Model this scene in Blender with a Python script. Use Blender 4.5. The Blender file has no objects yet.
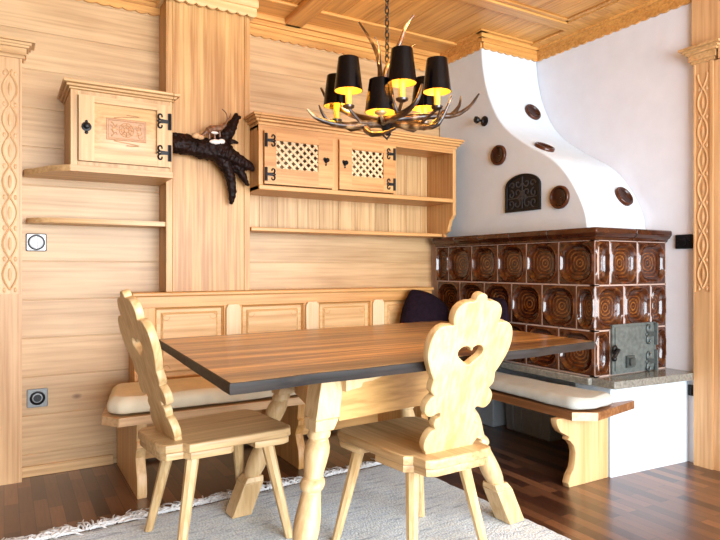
import bpy, bmesh, math, random
from mathutils import Matrix, Vector
rnd = random.Random(7)
PI = math.pi
scn = bpy.context.scene
col = scn.collection
R = math.radians

# ------------------------------------------------------------------ helpers
class MB:
    def __init__(s): s.v=[]; s.f=[]; s.m=[]; s.attr=[]
    def add(s, verts, faces, M=None, mat=0, attr=None):
        b=len(s.v)
        for i,p in enumerate(verts):
            p=Vector(p)
            s.v.append(M@p if M else p); s.attr.append(attr[i] if attr else 0.0)
        for f in faces: s.f.append(tuple(b+i for i in f)); s.m.append(mat)
        return s
    def box(s,x0,x1,y0,y1,z0,z1,M=None,mat=0):
        v=[(x0,y0,z0),(x1,y0,z0),(x1,y1,z0),(x0,y1,z0),(x0,y0,z1),(x1,y0,z1),(x1,y1,z1),(x0,y1,z1)]
        return s.add(v,[(3,2,1,0),(4,5,6,7),(0,1,5,4),(1,2,6,5),(2,3,7,6),(3,0,4,7)],M,mat)
    def prism(s,poly,d0,d1,M=None,mat=0,side=None):
        n=len(poly)
        a=sum(poly[i][0]*poly[(i+1)%n][1]-poly[(i+1)%n][0]*poly[i][1] for i in range(n))
        if a<0: poly=poly[::-1]
        v=[(x,y,d0) for x,y in poly]+[(x,y,d1) for x,y in poly]
        s.add(v,[tuple(range(n-1,-1,-1)),tuple(range(n,2*n))],M,mat)
        s.add(v,[(i,(i+1)%n,n+(i+1)%n,n+i) for i in range(n)],M,mat if side is None else side)
        return s
    def lathe(s,prof,M=None,seg=24,mat=0,cap=True):
        v=[];f=[];n=len(prof)
        for r,z in prof:
            for k in range(seg):
                a=2*PI*k/seg; v.append((r*math.cos(a),r*math.sin(a),z))
        for i in range(n-1):
            for k in range(seg):
                k2=(k+1)%seg; f.append((i*seg+k,i*seg+k2,(i+1)*seg+k2,(i+1)*seg+k))
        if cap:
            f.append(tuple(range(seg-1,-1,-1))); f.append(tuple((n-1)*seg+k for k in range(seg)))
        return s.add(v,f,M,mat)
    def tube(s,pts,rad,seg=8,M=None,mat=0,flat=1.0,jit=0,closed=False):
        pts=[Vector(p) for p in pts]; n=len(pts)
        if not hasattr(rad,'__len__'): rad=[rad]*n
        v=[];f=[]; up=None
        for i in range(n):
            t=(pts[min(i+1,n-1)]-pts[max(i-1,0)])
            if closed: t=pts[(i+1)%n]-pts[i-1]
            t.normalize()
            if up is None:
                up=Vector((0,0,1)) if abs(t.z)<.9 else Vector((1,0,0))
            a=up-t*up.dot(t)
            if a.length<1e-6: a=Vector((0,1,0))-t*t.y
            a.normalize(); b=t.cross(a); up=a
            for k in range(seg):
                th=2*PI*k/seg; r=rad[i]*(1+(rnd.uniform(-jit,jit) if jit else 0))
                v.append(pts[i]+a*math.cos(th)*r*flat+b*math.sin(th)*r)
        m=n if closed else n-1
        for i in range(m):
            for k in range(seg):
                k2=(k+1)%seg; i2=(i+1)%n
                f.append((i*seg+k,i*seg+k2,i2*seg+k2,i2*seg+k))
        if not closed:
            f.append(tuple(range(seg-1,-1,-1))); f.append(tuple((n-1)*seg+k for k in range(seg)))
        return s.add(v,f,M,mat)
    def ball(s,c,r,M=None,seg=12,mat=0,sc=(1,1,1)):
        n=seg//2+1
        T=Matrix.Translation(c)@Matrix.Diagonal((sc[0],sc[1],sc[2],1))
        if M: T=M@T
        return s.lathe([(max(r*math.sin(PI*i/n),1e-4),-r*math.cos(PI*i/n)) for i in range(n+1)],T,seg,mat)
    def plate(s,loops,th,M=None,bev=.003,mat=0,res=1):
        cu=bpy.data.curves.new('tmp','CURVE'); cu.dimensions='2D'; cu.fill_mode='BOTH'
        cu.extrude=max(th/2-bev,1e-4); cu.bevel_depth=bev; cu.bevel_resolution=res; cu.offset=-bev
        for lp in loops:
            sp=cu.splines.new('POLY'); sp.points.add(len(lp)-1)
            for p,q in zip(sp.points,lp): p.co=(q[0],q[1],0,1)
            sp.use_cyclic_u=True
        ob=bpy.data.objects.new('tmp',cu); col.objects.link(ob)
        dg=bpy.context.evaluated_depsgraph_get(); dg.update()
        me=bpy.data.meshes.new_from_object(ob.evaluated_get(dg))
        s.add([v.co.copy() for v in me.vertices],[tuple(p.vertices) for p in me.polygons],M,mat)
        bpy.data.objects.remove(ob); bpy.data.curves.remove(cu); bpy.data.meshes.remove(me)
        return s
    def build(s,name,mats,parent=None,bevel=0,sub=0,angle=35,weld=False,origin=None):
        me=bpy.data.meshes.new(name)
        off=Vector((0,0,0))
        if parent is not None:
            p=parent
            while p is not None: off=off+p.location; p=p.parent
        elif s.v:
            if origin: off=Vector(origin)
            else:
                xs=[p.x for p in s.v]; ys=[p.y for p in s.v]
                off=Vector(((min(xs)+max(xs))/2,(min(ys)+max(ys))/2,min(p.z for p in s.v)))
        me.from_pydata([tuple(p-off) for p in s.v],[],s.f)
        if not isinstance(mats,(list,tuple)): mats=[mats]
        for m in mats: me.materials.append(m)
        for p,k in zip(me.polygons,s.m): p.material_index=k
        if any(s.attr):
            a=me.attributes.new('glaze','FLOAT','POINT')
            for i,x in enumerate(s.attr): a.data[i].value=x
        bm=bmesh.new(); bm.from_mesh(me)
        if weld: bmesh.ops.remove_doubles(bm,verts=bm.verts,dist=1e-5)
        bmesh.ops.recalc_face_normals(bm,faces=bm.faces)
        bm.to_mesh(me); bm.free()
        for p in me.polygons: p.use_smooth=True
        me.set_sharp_from_angle(angle=R(angle))
        o=bpy.data.objects.new(name,me); col.objects.link(o)
        if parent is not None: o.parent=parent
        else: o.location=off
        if bevel:
            b=o.modifiers.new('bevel','BEVEL'); b.width=bevel; b.segments=2; b.limit_method='ANGLE'; b.angle_limit=R(40)
        if sub:
            b=o.modifiers.new('sub','SUBSURF'); b.levels=sub; b.render_levels=sub
        return o

def frame(o,x,y):          # matrix mapping local (x,y,z) -> o + x*X + y*Y + z*(XxY)
    X=Vector(x).normalized(); Y=Vector(y).normalized(); Z=X.cross(Y)
    M=Matrix((X,Y,Z)).transposed().to_4x4(); M.translation=Vector(o); return M
def thing(name,label,cat,loc,group=None,rz=0):
    o=bpy.data.objects.new(name,None); col.objects.link(o); o.location=loc; o.rotation_euler=(0,0,rz)
    o.empty_display_size=.1
    return tag(o,label,cat,group)
def tag(o,label,cat,group=None):
    o['label']=label; o['category']=cat
    if group: o['group']=group
    return o
def struct(o): o['kind']='structure'; return o
def dup(o,loc,rz):
    r=o.copy(); col.objects.link(r); r.location=loc; r.rotation_euler=(0,0,rz)
    for ch in list(o.children):
        c=ch.copy(); col.objects.link(c); c.parent=r
        for g in list(ch.children):
            d=g.copy(); col.objects.link(d); d.parent=c
    return r
def smooth(pts,n=6):
    out=[]; m=len(pts)
    for i in range(m-1):
        p0=Vector(pts[max(i-1,0)]);p1=Vector(pts[i]);p2=Vector(pts[i+1]);p3=Vector(pts[min(i+2,m-1)])
        for k in range(n):
            t=k/n
            out.append(tuple(.5*((2*p1)+(p2-p0)*t+(2*p0-5*p1+4*p2-p3)*t*t+(3*p1-p0-3*p2+p3)*t**3)))
    out.append(tuple(pts[-1])); return out
def scallop(L,n,z0,z1,amp):   # board outline with a lower edge of little arcs
    pts=[]
    for i in range(n):
        for k in range(6):
            t=k/6; pts.append((L*(i+t)/n, z0+amp*(1-math.sin(PI*t)**.7)))
    pts.append((L,z0+amp)); pts+= [(L,z1),(0,z1)]
    return pts

# ------------------------------------------------------------------ materials
def newmat(name):
    m=bpy.data.materials.new(name); m.use_nodes=True
    nt=m.node_tree; b=nt.nodes['Principled BSDF']; return m,nt,b
def N(nt,t,**k):
    n=nt.nodes.new(t)
    for a,v in k.items(): setattr(n,a,v)
    return n
def ramp(nt,stops):
    r=N(nt,'ShaderNodeValToRGB'); e=r.color_ramp.elements
    while len(e)<len(stops): e.new(.5)
    for x,(p,c) in zip(e,stops): x.position=p; x.color=(*c,1)
    return r
def plain(name,c,rough=.5,metal=0,coat=0,bump=0,bscale=60,var=0,spec=.5):
    m,nt,b=newmat(name); b.inputs['Specular IOR Level'].default_value=spec
    b.inputs['Base Color'].default_value=(*c,1); b.inputs['Roughness'].default_value=rough
    b.inputs['Metallic'].default_value=metal; b.inputs['Coat Weight'].default_value=coat
    b.inputs['Coat Roughness'].default_value=.08
    tc=N(nt,'ShaderNodeTexCoord')
    no=N(nt,'ShaderNodeTexNoise'); no.inputs['Scale'].default_value=bscale; no.inputs['Detail'].default_value=4
    nt.links.new(tc.outputs['Object'],no.inputs['Vector'])
    v=var or .06
    rr=ramp(nt,[(.3,tuple(x*(1-v) for x in c)),(.7,tuple(min(1,x*(1+v)) for x in c))])
    nt.links.new(no.outputs['Fac'],rr.inputs['Fac']); nt.links.new(rr.outputs['Color'],b.inputs['Base Color'])
    if bump:
        bp=N(nt,'ShaderNodeBump'); bp.inputs['Strength'].default_value=bump; bp.inputs['Distance'].default_value=.01
        nt.links.new(no.outputs['Fac'],bp.inputs['Height']); nt.links.new(bp.outputs['Normal'],b.inputs['Normal'])
    return m
def wood(name,light,dark,axis='X',rough=.42,var=.12,knots=.5,scale=1.0,grain=.5,coat=0.0,streak=0):
    m,nt,b=newmat(name); L=nt.links.new
    tc=N(nt,'ShaderNodeTexCoord'); geo=N(nt,'ShaderNodeNewGeometry')
    mul=N(nt,'ShaderNodeVectorMath',operation='SCALE'); mul.inputs[0].default_value=(17.3,9.1,23.7)
    L(geo.outputs['Random Per Island'],mul.inputs['Scale'])
    add=N(nt,'ShaderNodeVectorMath',operation='ADD'); L(tc.outputs['Object'],add.inputs[0]); L(mul.outputs[0],add.inputs[1])
    sc={'X':(.07,1,1),'Y':(1,.07,1),'Z':(1,1,.07)}[axis]
    mp=N(nt,'ShaderNodeMapping'); mp.inputs['Scale'].default_value=tuple(x*scale for x in sc); L(add.outputs[0],mp.inputs['Vector'])
    # broad cathedral bands
    n1=N(nt,'ShaderNodeTexNoise'); n1.inputs['Scale'].default_value=4.5; n1.inputs['Detail'].default_value=1; n1.inputs['Distortion'].default_value=.4
    L(mp.outputs[0],n1.inputs['Vector'])
    m1=N(nt,'ShaderNodeMath',operation='MULTIPLY'); m1.inputs[1].default_value=30; L(n1.outputs['Fac'],m1.inputs[0])
    sn=N(nt,'ShaderNodeMath',operation='SINE'); L(m1.outputs[0],sn.inputs[0])
    ab=N(nt,'ShaderNodeMath',operation='MULTIPLY_ADD'); ab.inputs[1].default_value=.22; ab.inputs[2].default_value=.10; L(sn.outputs[0],ab.inputs[0])
    # irregular year-ring lines along the grain
    ml=N(nt,'ShaderNodeMapping'); ml.inputs['Scale'].default_value=tuple(x*scale*(.35 if x<1 else 1) for x in sc); L(add.outputs[0],ml.inputs['Vector'])
    nl=N(nt,'ShaderNodeTexNoise'); nl.inputs['Scale'].default_value=62; nl.inputs['Detail'].default_value=2.5; nl.inputs['Distortion'].default_value=.25; L(ml.outputs[0],nl.inputs['Vector'])
    lr=N(nt,'ShaderNodeMapRange'); lr.inputs['From Min'].default_value=.40; lr.inputs['From Max'].default_value=.72; L(nl.outputs['Fac'],lr.inputs['Value'])
    pw=N(nt,'ShaderNodeMath',operation='ADD'); L(ab.outputs[0],pw.inputs[0]); L(lr.outputs[0],pw.inputs[1])
    # fine fibre
    n2=N(nt,'ShaderNodeTexNoise'); n2.inputs['Scale'].default_value=55; n2.inputs['Detail'].default_value=3
    L(mp.outputs[0],n2.inputs['Vector'])
    n3=N(nt,'ShaderNodeTexNoise'); n3.inputs['Scale'].default_value=2.2; n3.inputs['Detail'].default_value=2
    L((mp if streak else add).outputs[0],n3.inputs['Vector'])
    if streak: n3.inputs['Scale'].default_value=streak
    f=N(nt,'ShaderNodeMath',operation='MULTIPLY'); f.inputs[1].default_value=grain; L(pw.outputs[0],f.inputs[0])
    f2=N(nt,'ShaderNodeMath',operation='MULTIPLY_ADD'); f2.inputs[1].default_value=.55; L(n2.outputs['Fac'],f2.inputs[0]); L(f.outputs[0],f2.inputs[2])
    f3=N(nt,'ShaderNodeMath',operation='MULTIPLY_ADD'); f3.inputs[1].default_value=1.5 if streak else .7; L(n3.outputs['Fac'],f3.inputs[0]); L(f2.outputs[0],f3.inputs[2])
    f4=N(nt,'ShaderNodeMath',operation='SUBTRACT'); f4.inputs[1].default_value=.85 if streak else .45; f4.use_clamp=True; L(f3.outputs[0],f4.inputs[0])
    mid=tuple((a*.55+c*.45) for a,c in zip(light,dark))
    rp=ramp(nt,[(.02,light),(.36,mid),(.78,dark)]); L(f4.outputs[0],rp.inputs['Fac'])
    out=rp.outputs['Color']
    if knots:
        vo=N(nt,'ShaderNodeTexVoronoi'); vo.inputs['Scale'].default_value=2.6
        mk=N(nt,'ShaderNodeMapping'); mk.inputs['Scale'].default_value={'X':(.6,1,1),'Y':(1,.6,1),'Z':(1,1,.6)}[axis]
        L(add.outputs[0],mk.inputs['Vector']); L(mk.outputs[0],vo.inputs['Vector'])
        kr=ramp(nt,[(.02,(1,1,1)),(.05,(0,0,0))]); L(vo.outputs['Distance'],kr.inputs['Fac'])
        km=N(nt,'ShaderNodeMath',operation='MULTIPLY'); km.inputs[1].default_value=knots; L(kr.outputs['Color'],km.inputs[0])
        mx=N(nt,'ShaderNodeMix',data_type='RGBA'); L(km.outputs[0],mx.inputs['Factor']); L(out,mx.inputs[6])
        mx.inputs[7].default_value=(dark[0]*.45,dark[1]*.35,dark[2]*.3,1); out=mx.outputs[2]
    hs=N(nt,'ShaderNodeHueSaturation'); L(out,hs.inputs['Color'])
    mr=N(nt,'ShaderNodeMapRange'); mr.inputs['To Min'].default_value=1-var; mr.inputs['To Max'].default_value=1+var*.6
    L(geo.outputs['Random Per Island'],mr.inputs['Value']); L(mr.outputs[0],hs.inputs['Value'])
    L(hs.outputs[0],b.inputs['Base Color'])
    b.inputs['Roughness'].default_value=rough; b.inputs['Coat Weight'].default_value=coat; b.inputs['Coat Roughness'].default_value=.15
    bp=N(nt,'ShaderNodeBump'); bp.inputs['Strength'].default_value=.15; bp.inputs['Distance'].default_value=.002
    L(f3.outputs[0],bp.inputs['Height']); L(bp.outputs['Normal'],b.inputs['Normal'])
    return m

WL,WD=(.63,.415,.21),(.38,.215,.085)
w_wall=wood('pine_wall_boards',WL,WD,'X',knots=.9,var=.11,grain=.34)
w_dark=wood('dark_stained_boards',(.20,.115,.06),(.10,.05,.025),'Z',knots=.2)
w_pillar=wood('pine_pillar',(.67,.40,.15),(.40,.19,.055),'Z',knots=.6,var=.05,grain=.6)
w_wallv=wood('pine_vertical',(.70,.46,.22),(.43,.24,.09),'Z',knots=.8,var=.14)
w_trim=wood('pine_trim',(.68,.435,.205),(.43,.235,.085),'X',knots=0,var=.05)
w_trimz=wood('pine_trim_upright',(.73,.46,.23),(.50,.27,.11),'Z',knots=0,var=.05)
w_ceil=wood('pine_ceiling',(.78,.40,.105),(.46,.20,.042),'Y',knots=.8,var=.14)
w_ceilx=wood('pine_ceiling_cross',(.78,.41,.115),(.48,.21,.048),'X',knots=.4,var=.10)
w_cab=wood('pine_cabinet',(.68,.435,.205),(.43,.235,.085),'X',knots=.2,var=.06)
w_cabz=wood('pine_cabinet_upright',(.68,.435,.205),(.43,.235,.085),'Z',knots=.2,var=.06)
w_shelf=wood('pine_shelf_unit',(.70,.39,.145),(.46,.21,.06),'X',knots=.2,var=.06)
w_shelfz=wood('pine_shelf_unit_upright',(.70,.39,.145),(.46,.21,.06),'Z',knots=.2,var=.06)
w_lat=wood('pale_lattice',(.86,.64,.38),(.70,.46,.24),'X',knots=0,var=.05)
w_bench=wood('pine_bench',(.70,.38,.13),(.46,.21,.055),'X',knots=.3,var=.07)
w_benchz=wood('pine_bench_upright',(.70,.38,.13),(.46,.21,.055),'Z',knots=.3,var=.07)
w_pad=wood('pale_pine_pad',(.84,.66,.42),(.68,.47,.25),'Z',knots=0,var=.04)
w_bpan=wood('pine_bench_panel',(.76,.50,.24),(.56,.32,.12),'X',knots=.3,var=.05)
w_brd=wood('brown_seat_board',(.33,.15,.055),(.17,.065,.02),'X',knots=.1,var=.05,grain=.8)
w_brdy=wood('brown_seat_board_long',(.33,.15,.055),(.17,.065,.02),'Y',knots=.1,var=.05,grain=.8)
w_endp=wood('pine_end_panel',(.80,.55,.28),(.58,.33,.13),'Z',knots=.4,var=.05)
w_chx=wood('pale_chair_seat',(.68,.47,.235),(.38,.22,.09),'X',knots=.5,var=.04)
w_chz=wood('pale_chair_upright',(.72,.53,.28),(.52,.325,.135),'Z',knots=.2,var=.05,grain=.6)
w_leg=wood('pale_table_leg',(.76,.56,.31),(.55,.35,.155),'Z',knots=.25,var=.04)
w_apr=wood('table_apron',(.74,.44,.16),(.50,.26,.08),'X',knots=.25,var=.04)
w_top=wood('oiled_walnut_top',(.62,.345,.105),(.17,.065,.018),'X',rough=.28,knots=.5,var=.45,grain=.8,coat=.15,streak=13)
w_edge=wood('dark_live_edge',(.036,.028,.024),(.010,.008,.007),'X',rough=.5,knots=0,var=.05)
w_edge.node_tree.nodes['Principled BSDF'].inputs['Specular IOR Level'].default_value=.22
plaster=plain('white_plaster',(.74,.765,.82),.75,bump=.25,bscale=9,var=.025)
plaster2=plain('daylit_plaster',(.66,.755,.83),.7,bump=.15,bscale=12,var=.02)  # white plaster with the cyan cast of daylight put into its colour
iron=plain('black_iron',(.005,.0055,.007),.4,spec=.28,bump=.2,bscale=90)
irong=plain('grey_iron_door',(.13,.155,.148),.5,metal=.35,bump=.25,bscale=40,var=.25)
irond=plain('dark_grey_iron',(.07,.085,.082),.45,metal=.4,bump=.2,bscale=60,var=.2)
grout=plain('grout',(.42,.31,.26),.8)
stone=plain('grey_stone_ledge',(.20,.20,.175),.2,coat=.2,bscale=70,var=.35)
cream=plain('cream_cotton',(.76,.68,.50),.85,bump=.25,bscale=14)
greyc=plain('pale_grey_cotton',(.47,.49,.45),.85,bump=.3,bscale=14)
purple=plain('dark_plum_fabric',(.012,.006,.011),.95,spec=.1,bump=.5,bscale=40,var=.3)
white=plain('white_plastic',(.85,.85,.84),.3)
black=plain('black_plastic',(.008,.008,.01),.4,spec=.3)
rocker_m=plain('pale_grey_rocker',(.42,.43,.42),.35)
silver=plain('grey_metal_plate',(.16,.165,.16),.35,metal=.5)
greyb=plain('grey_blue_plastic',(.42,.50,.56),.45)
greyb2=plain('dark_grey_plastic',(.26,.28,.29),.5)
shade_o=plain('black_lampshade',(.0015,.0017,.0028),.2,spec=.22,bscale=200)
gold=plain('gold_shade_lining',(.75,.50,.12),.35,metal=.8)
bone=plain('bone_white',(.80,.74,.66),.5)

def mk_glaze():
    m,nt,b=newmat('brown_glaze'); L=nt.links.new
    at=N(nt,'ShaderNodeAttribute'); at.attribute_name='glaze'
    tc=N(nt,'ShaderNodeTexCoord'); no=N(nt,'ShaderNodeTexNoise'); no.inputs['Scale'].default_value=22; no.inputs['Detail'].default_value=3
    L(tc.outputs['Object'],no.inputs['Vector'])
    ma=N(nt,'ShaderNodeMath',operation='MULTIPLY_ADD'); ma.inputs[1].default_value=.5; L(no.outputs['Fac'],ma.inputs[0]); L(at.outputs['Fac'],ma.inputs[2])
    r=ramp(nt,[(.18,(.022,.0055,.0025)),(.45,(.075,.020,.006)),(.9,(.42,.165,.028))]); L(ma.outputs[0],r.inputs['Fac'])
    L(r.outputs[0],b.inputs['Base Color']); b.inputs['Roughness'].default_value=.09; b.inputs['Specular IOR Level'].default_value=.55
    n2=N(nt,'ShaderNodeTexNoise'); n2.inputs['Scale'].default_value=30; L(tc.outputs['Object'],n2.inputs['Vector'])
    bp=N(nt,'ShaderNodeBump'); bp.inputs['Strength'].default_value=.07; bp.inputs['Distance'].default_value=.004
    L(n2.outputs['Fac'],bp.inputs['Height']); L(bp.outputs['Normal'],b.inputs['Normal'])
    return m
glaze=mk_glaze()
def mk_floor():
    m,nt,b=newmat('parquet'); L=nt.links.new
    tc=N(nt,'ShaderNodeTexCoord'); mp=N(nt,'ShaderNodeMapping'); mp.inputs['Rotation'].default_value=(0,0,R(90)); L(tc.outputs['Object'],mp.inputs['Vector'])
    br=N(nt,'ShaderNodeTexBrick'); br.offset=.37; br.inputs['Scale'].default_value=1; br.inputs['Brick Width'].default_value=.34; br.inputs['Row Height'].default_value=.058
    br.inputs['Mortar Size'].default_value=.0012; br.inputs['Bias'].default_value=-.1
    br.inputs['Color1'].default_value=(.05,.017,.008,1); br.inputs['Color2'].default_value=(.23,.098,.042,1); br.inputs['Mortar'].default_value=(.02,.008,.005,1)
    L(mp.outputs[0],br.inputs['Vector'])
    m2=N(nt,'ShaderNodeMapping'); m2.inputs['Scale'].default_value=(22,1.6,10); L(tc.outputs['Object'],m2.inputs['Vector'])
    no=N(nt,'ShaderNodeTexNoise'); no.inputs['Scale'].default_value=4; no.inputs['Detail'].default_value=4; L(m2.outputs[0],no.inputs['Vector'])
    mr=N(nt,'ShaderNodeMapRange'); mr.inputs['To Min'].default_value=.62; mr.inputs['To Max'].default_value=1.35; L(no.outputs['Fac'],mr.inputs['Value'])
    hs=N(nt,'ShaderNodeHueSaturation'); L(br.outputs['Color'],hs.inputs['Color']); L(mr.outputs[0],hs.inputs['Value'])
    L(hs.outputs[0],b.inputs['Base Color']); b.inputs['Roughness'].default_value=.30; b.inputs['Coat Weight'].default_value=.3; b.inputs['Coat Roughness'].default_value=.16
    bp=N(nt,'ShaderNodeBump'); bp.inputs['Strength'].default_value=.2; bp.inputs['Distance'].default_value=.002; bp.invert=True
    L(br.outputs['Fac'],bp.inputs['Height']); L(bp.outputs[0],b.inputs['Normal'])
    return m
m_floor=mk_floor()
def mk_rug():
    m,nt,b=newmat('woven_rug'); L=nt.links.new
    tc=N(nt,'ShaderNodeTexCoord'); mp=N(nt,'ShaderNodeMapping'); mp.inputs['Scale'].default_value=(1.2,7,1); L(tc.outputs['Object'],mp.inputs['Vector'])
    no=N(nt,'ShaderNodeTexNoise'); no.inputs['Scale'].default_value=6; no.inputs['Detail'].default_value=6; no.inputs['Roughness'].default_value=.7; L(mp.outputs[0],no.inputs['Vector'])
    r=ramp(nt,[(.34,(.42,.51,.60)),(.44,(.74,.86,.97)),(.57,(.85,.95,1.0))]); L(no.outputs['Fac'],r.inputs['Fac'])
    n2=N(nt,'ShaderNodeTexNoise'); n2.inputs['Scale'].default_value=110; n2.inputs['Detail'].default_value=3; L(tc.outputs['Object'],n2.inputs['Vector'])
    r2=ramp(nt,[(.35,(.72,.72,.72)),(.6,(1,1,1))]); L(n2.outputs['Fac'],r2.inputs['Fac'])
    mx=N(nt,'ShaderNodeMix',data_type='RGBA',blend_type='MULTIPLY'); mx.inputs['Factor'].default_value=1; L(r.outputs[0],mx.inputs[6]); L(r2.outputs[0],mx.inputs[7])
    L(mx.outputs[2],b.inputs['Base Color']); b.inputs['Roughness'].default_value=.95
    bp=N(nt,'ShaderNodeBump'); bp.inputs['Strength'].default_value=.9; bp.inputs['Distance'].default_value=.008
    L(n2.outputs['Fac'],bp.inputs['Height']); L(bp.outputs[0],b.inputs['Normal'])
    return m
m_rug=mk_rug()
wool=plain('white_wool_fringe',(.74,.74,.73),.95,bscale=80,var=.15)
def mk_antler():
    m,nt,b=newmat('antler_horn'); L=nt.links.new
    tc=N(nt,'ShaderNodeTexCoord'); no=N(nt,'ShaderNodeTexNoise'); no.inputs['Scale'].default_value=14; no.inputs['Detail'].default_value=3
    L(tc.outputs['Object'],no.inputs['Vector'])
    r=ramp(nt,[(.40,(.014,.007,.005)),(.56,(.07,.033,.014)),(.70,(.46,.31,.15))]); L(no.outputs['Fac'],r.inputs['Fac'])
    L(r.outputs[0],b.inputs['Base Color']); b.inputs['Roughness'].default_value=.28; b.inputs['Coat Weight'].default_value=.4
    return m
antler=mk_antler()
antip=plain('pale_antler_tip',(.55,.38,.20),.3,coat=.3,bscale=25,var=.5)
root_m=plain('dark_driftwood',(.011,.004,.0028),.5,spec=.16,bump=.7,bscale=24,var=.6)
figm=plain('brown_carved_figure',(.16,.07,.03),.45,bscale=50,var=.5)
def emit(name,c,s):
    m,nt,b=newmat(name); b.inputs['Base Color'].default_value=(*c,1); b.inputs['Emission Color'].default_value=(*c,1); b.inputs['Emission Strength'].default_value=s
    tc=N(nt,'ShaderNodeTexCoord'); no=N(nt,'ShaderNodeTexNoise'); no.inputs['Scale'].default_value=30; L=nt.links.new; L(tc.outputs['Object'],no.inputs['Vector'])
    rr=ramp(nt,[(.2,tuple(x*.9 for x in c)),(.8,c)]); L(no.outputs['Fac'],rr.inputs['Fac']); L(rr.outputs[0],b.inputs['Emission Color'])
    return m
bulb_m=emit('glowing_bulb',(1,.72,.25),14)
candle_m=plain('yellow_candle_sleeve',(.85,.60,.09),.5)
candle_m.node_tree.nodes['Principled BSDF'].inputs['Subsurface Weight'].default_value=.2

# ------------------------------------------------------------------ dimensions
YW=3.57; XW=3.30; XL=-.50; YF=-2.3; ZC=2.66; H=1.08
# ------------------------------------------------------------------ setting
o=MB().box(XL-.1,XW+.1,YF-.1,YW+.1,-.08,0).build('floor',m_floor,origin=(0,0,0)); struct(o)
b=MB()
zs=[0,.115,.315,.515,.715,.915,1.115,1.31,1.51,1.71,1.91,2.11,2.31,2.51,2.72]
for i in range(len(zs)-1):
    z0,z1=zs[i]+.0016,zs[i+1]-.0016
    cuts=[XL-.1, XL+.2, 1.0+rnd.uniform(-.1,.15), XW+.12]
    for k in range(3):
        b.box(cuts[k],cuts[k+1],YW,YW+.03,z0,z1)
b.box(XL-.1,XW+.12,YW+.004,YW+.08,0,ZC+.06)
o=b.build('wall_back',w_wall,bevel=.0022); struct(o)
# right wall: plaster, with a tall glazed opening nearer the camera
b=MB(); b.box(XW,XW+.12,1.84,YW+.1,0,ZC+.06); b.box(XW,XW+.12,.30,1.84,2.30,ZC+.06); b.box(XW,XW+.12,-.2,.30,0,ZC+.06); b.box(XW,XW+.12,YF-.1,-1.8,0,ZC+.06); b.box(XW,XW+.12,-1.8,-.2,0,.5); b.box(XW,XW+.12,-1.8,-.2,2.3,ZC+.06)
struct(b.build('wall_right',plaster))
b=MB(); b.box(XL-.12,XL,YF-.1,YW+.1,0,ZC+.06); struct(b.build('wall_left',w_dark))
b=MB(); b.box(XL-.1,-.35,YF-.12,YF,0,ZC+.06); b.box(3.1,XW+.1,YF-.12,YF,0,ZC+.06); b.box(-.35,3.1,YF-.12,YF,0,.15); b.box(-.35,3.1,YF-.12,YF,2.4,ZC+.06)
struct(b.build('wall_front',w_dark))
b=MB()
for x in (-.35,.5,1.35,2.2,3.05): b.box(x,x+.05,YF-.09,YF-.03,.15,2.4)
for z in (.15,2.35): b.box(-.35,3.1,YF-.09,YF-.03,z,z+.05)
struct(b.build('window_1',w_trimz))
b=MB()
for y in (-1.8,-1.03,-.26): b.box(XW+.03,XW+.09,y,y+.06,.5,2.3)
for z in (.5,2.24): b.box(XW+.03,XW+.09,-1.8,-.2,z,z+.06)
struct(b.build('window_2',w_trimz))
b=MB(); b.box(XW+.03,XW+.08,.30,1.84,0,2.3); struct(b.build('door_1',w_trimz))
# ceiling
b=MB(); x=XL-.1
while x<XW+.1:
    w=.142; b.box(x+.001,min(x+w-.001,XW+.12),YF-.1,YW+.1,ZC,ZC+.025); x+=w
b.box(XL-.1,XW+.12,YF-.1,YW+.1,ZC+.01,ZC+.09)
struct(b.build('ceiling',w_ceil,bevel=.001))
# ceiling battens and the coffer frames
def coffer(name,x0,x1,y0,y1,w=.10,t=.022):
    b=MB(); z0=ZC-t
    b.box(x0-w,x1+w,y0-w,y0,z0,ZC+.001); b.box(x0-w,x1+w,y1,y1+w,z0,ZC+.001)
    b.box(x0-w,x0,y0,y1,z0,ZC+.001); b.box(x1,x1+w,y0,y1,z0,ZC+.001)
    w2=.03
    b.box(x0,x1,y0,y0+w2,ZC-.012,ZC+.001); b.box(x0,x1,y1-w2,y1,ZC-.012,ZC+.001)
    b.box(x0,x0+w2,y0,y1,ZC-.012,ZC+.001); b.box(x1-w2,x1,y0,y1,ZC-.012,ZC+.001)
    struct(b.build(name,w_ceilx,bevel=.006))
coffer('trim_1',2.15,3.10,1.2,2.66,w=.09)
b=MB(); b.box(1.515,1.64,YF,YW,ZC-.05,ZC+.001); struct(b.build('trim_2',w_ceil,bevel=.012))
b=MB(); b.box(XL,1.46,2.66,2.80,ZC-.05,ZC+.001); struct(b.build('trim_3',w_ceilx,bevel=.012))
b=MB(); b.box(XL,XW,YW-.26,YW,ZC-.018,ZC+.001); b.box(XW-.11,XW,1.2,YW-.26,ZC-.018,ZC+.001); struct(b.build('trim_4',w_ceilx,bevel=.006))

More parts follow.
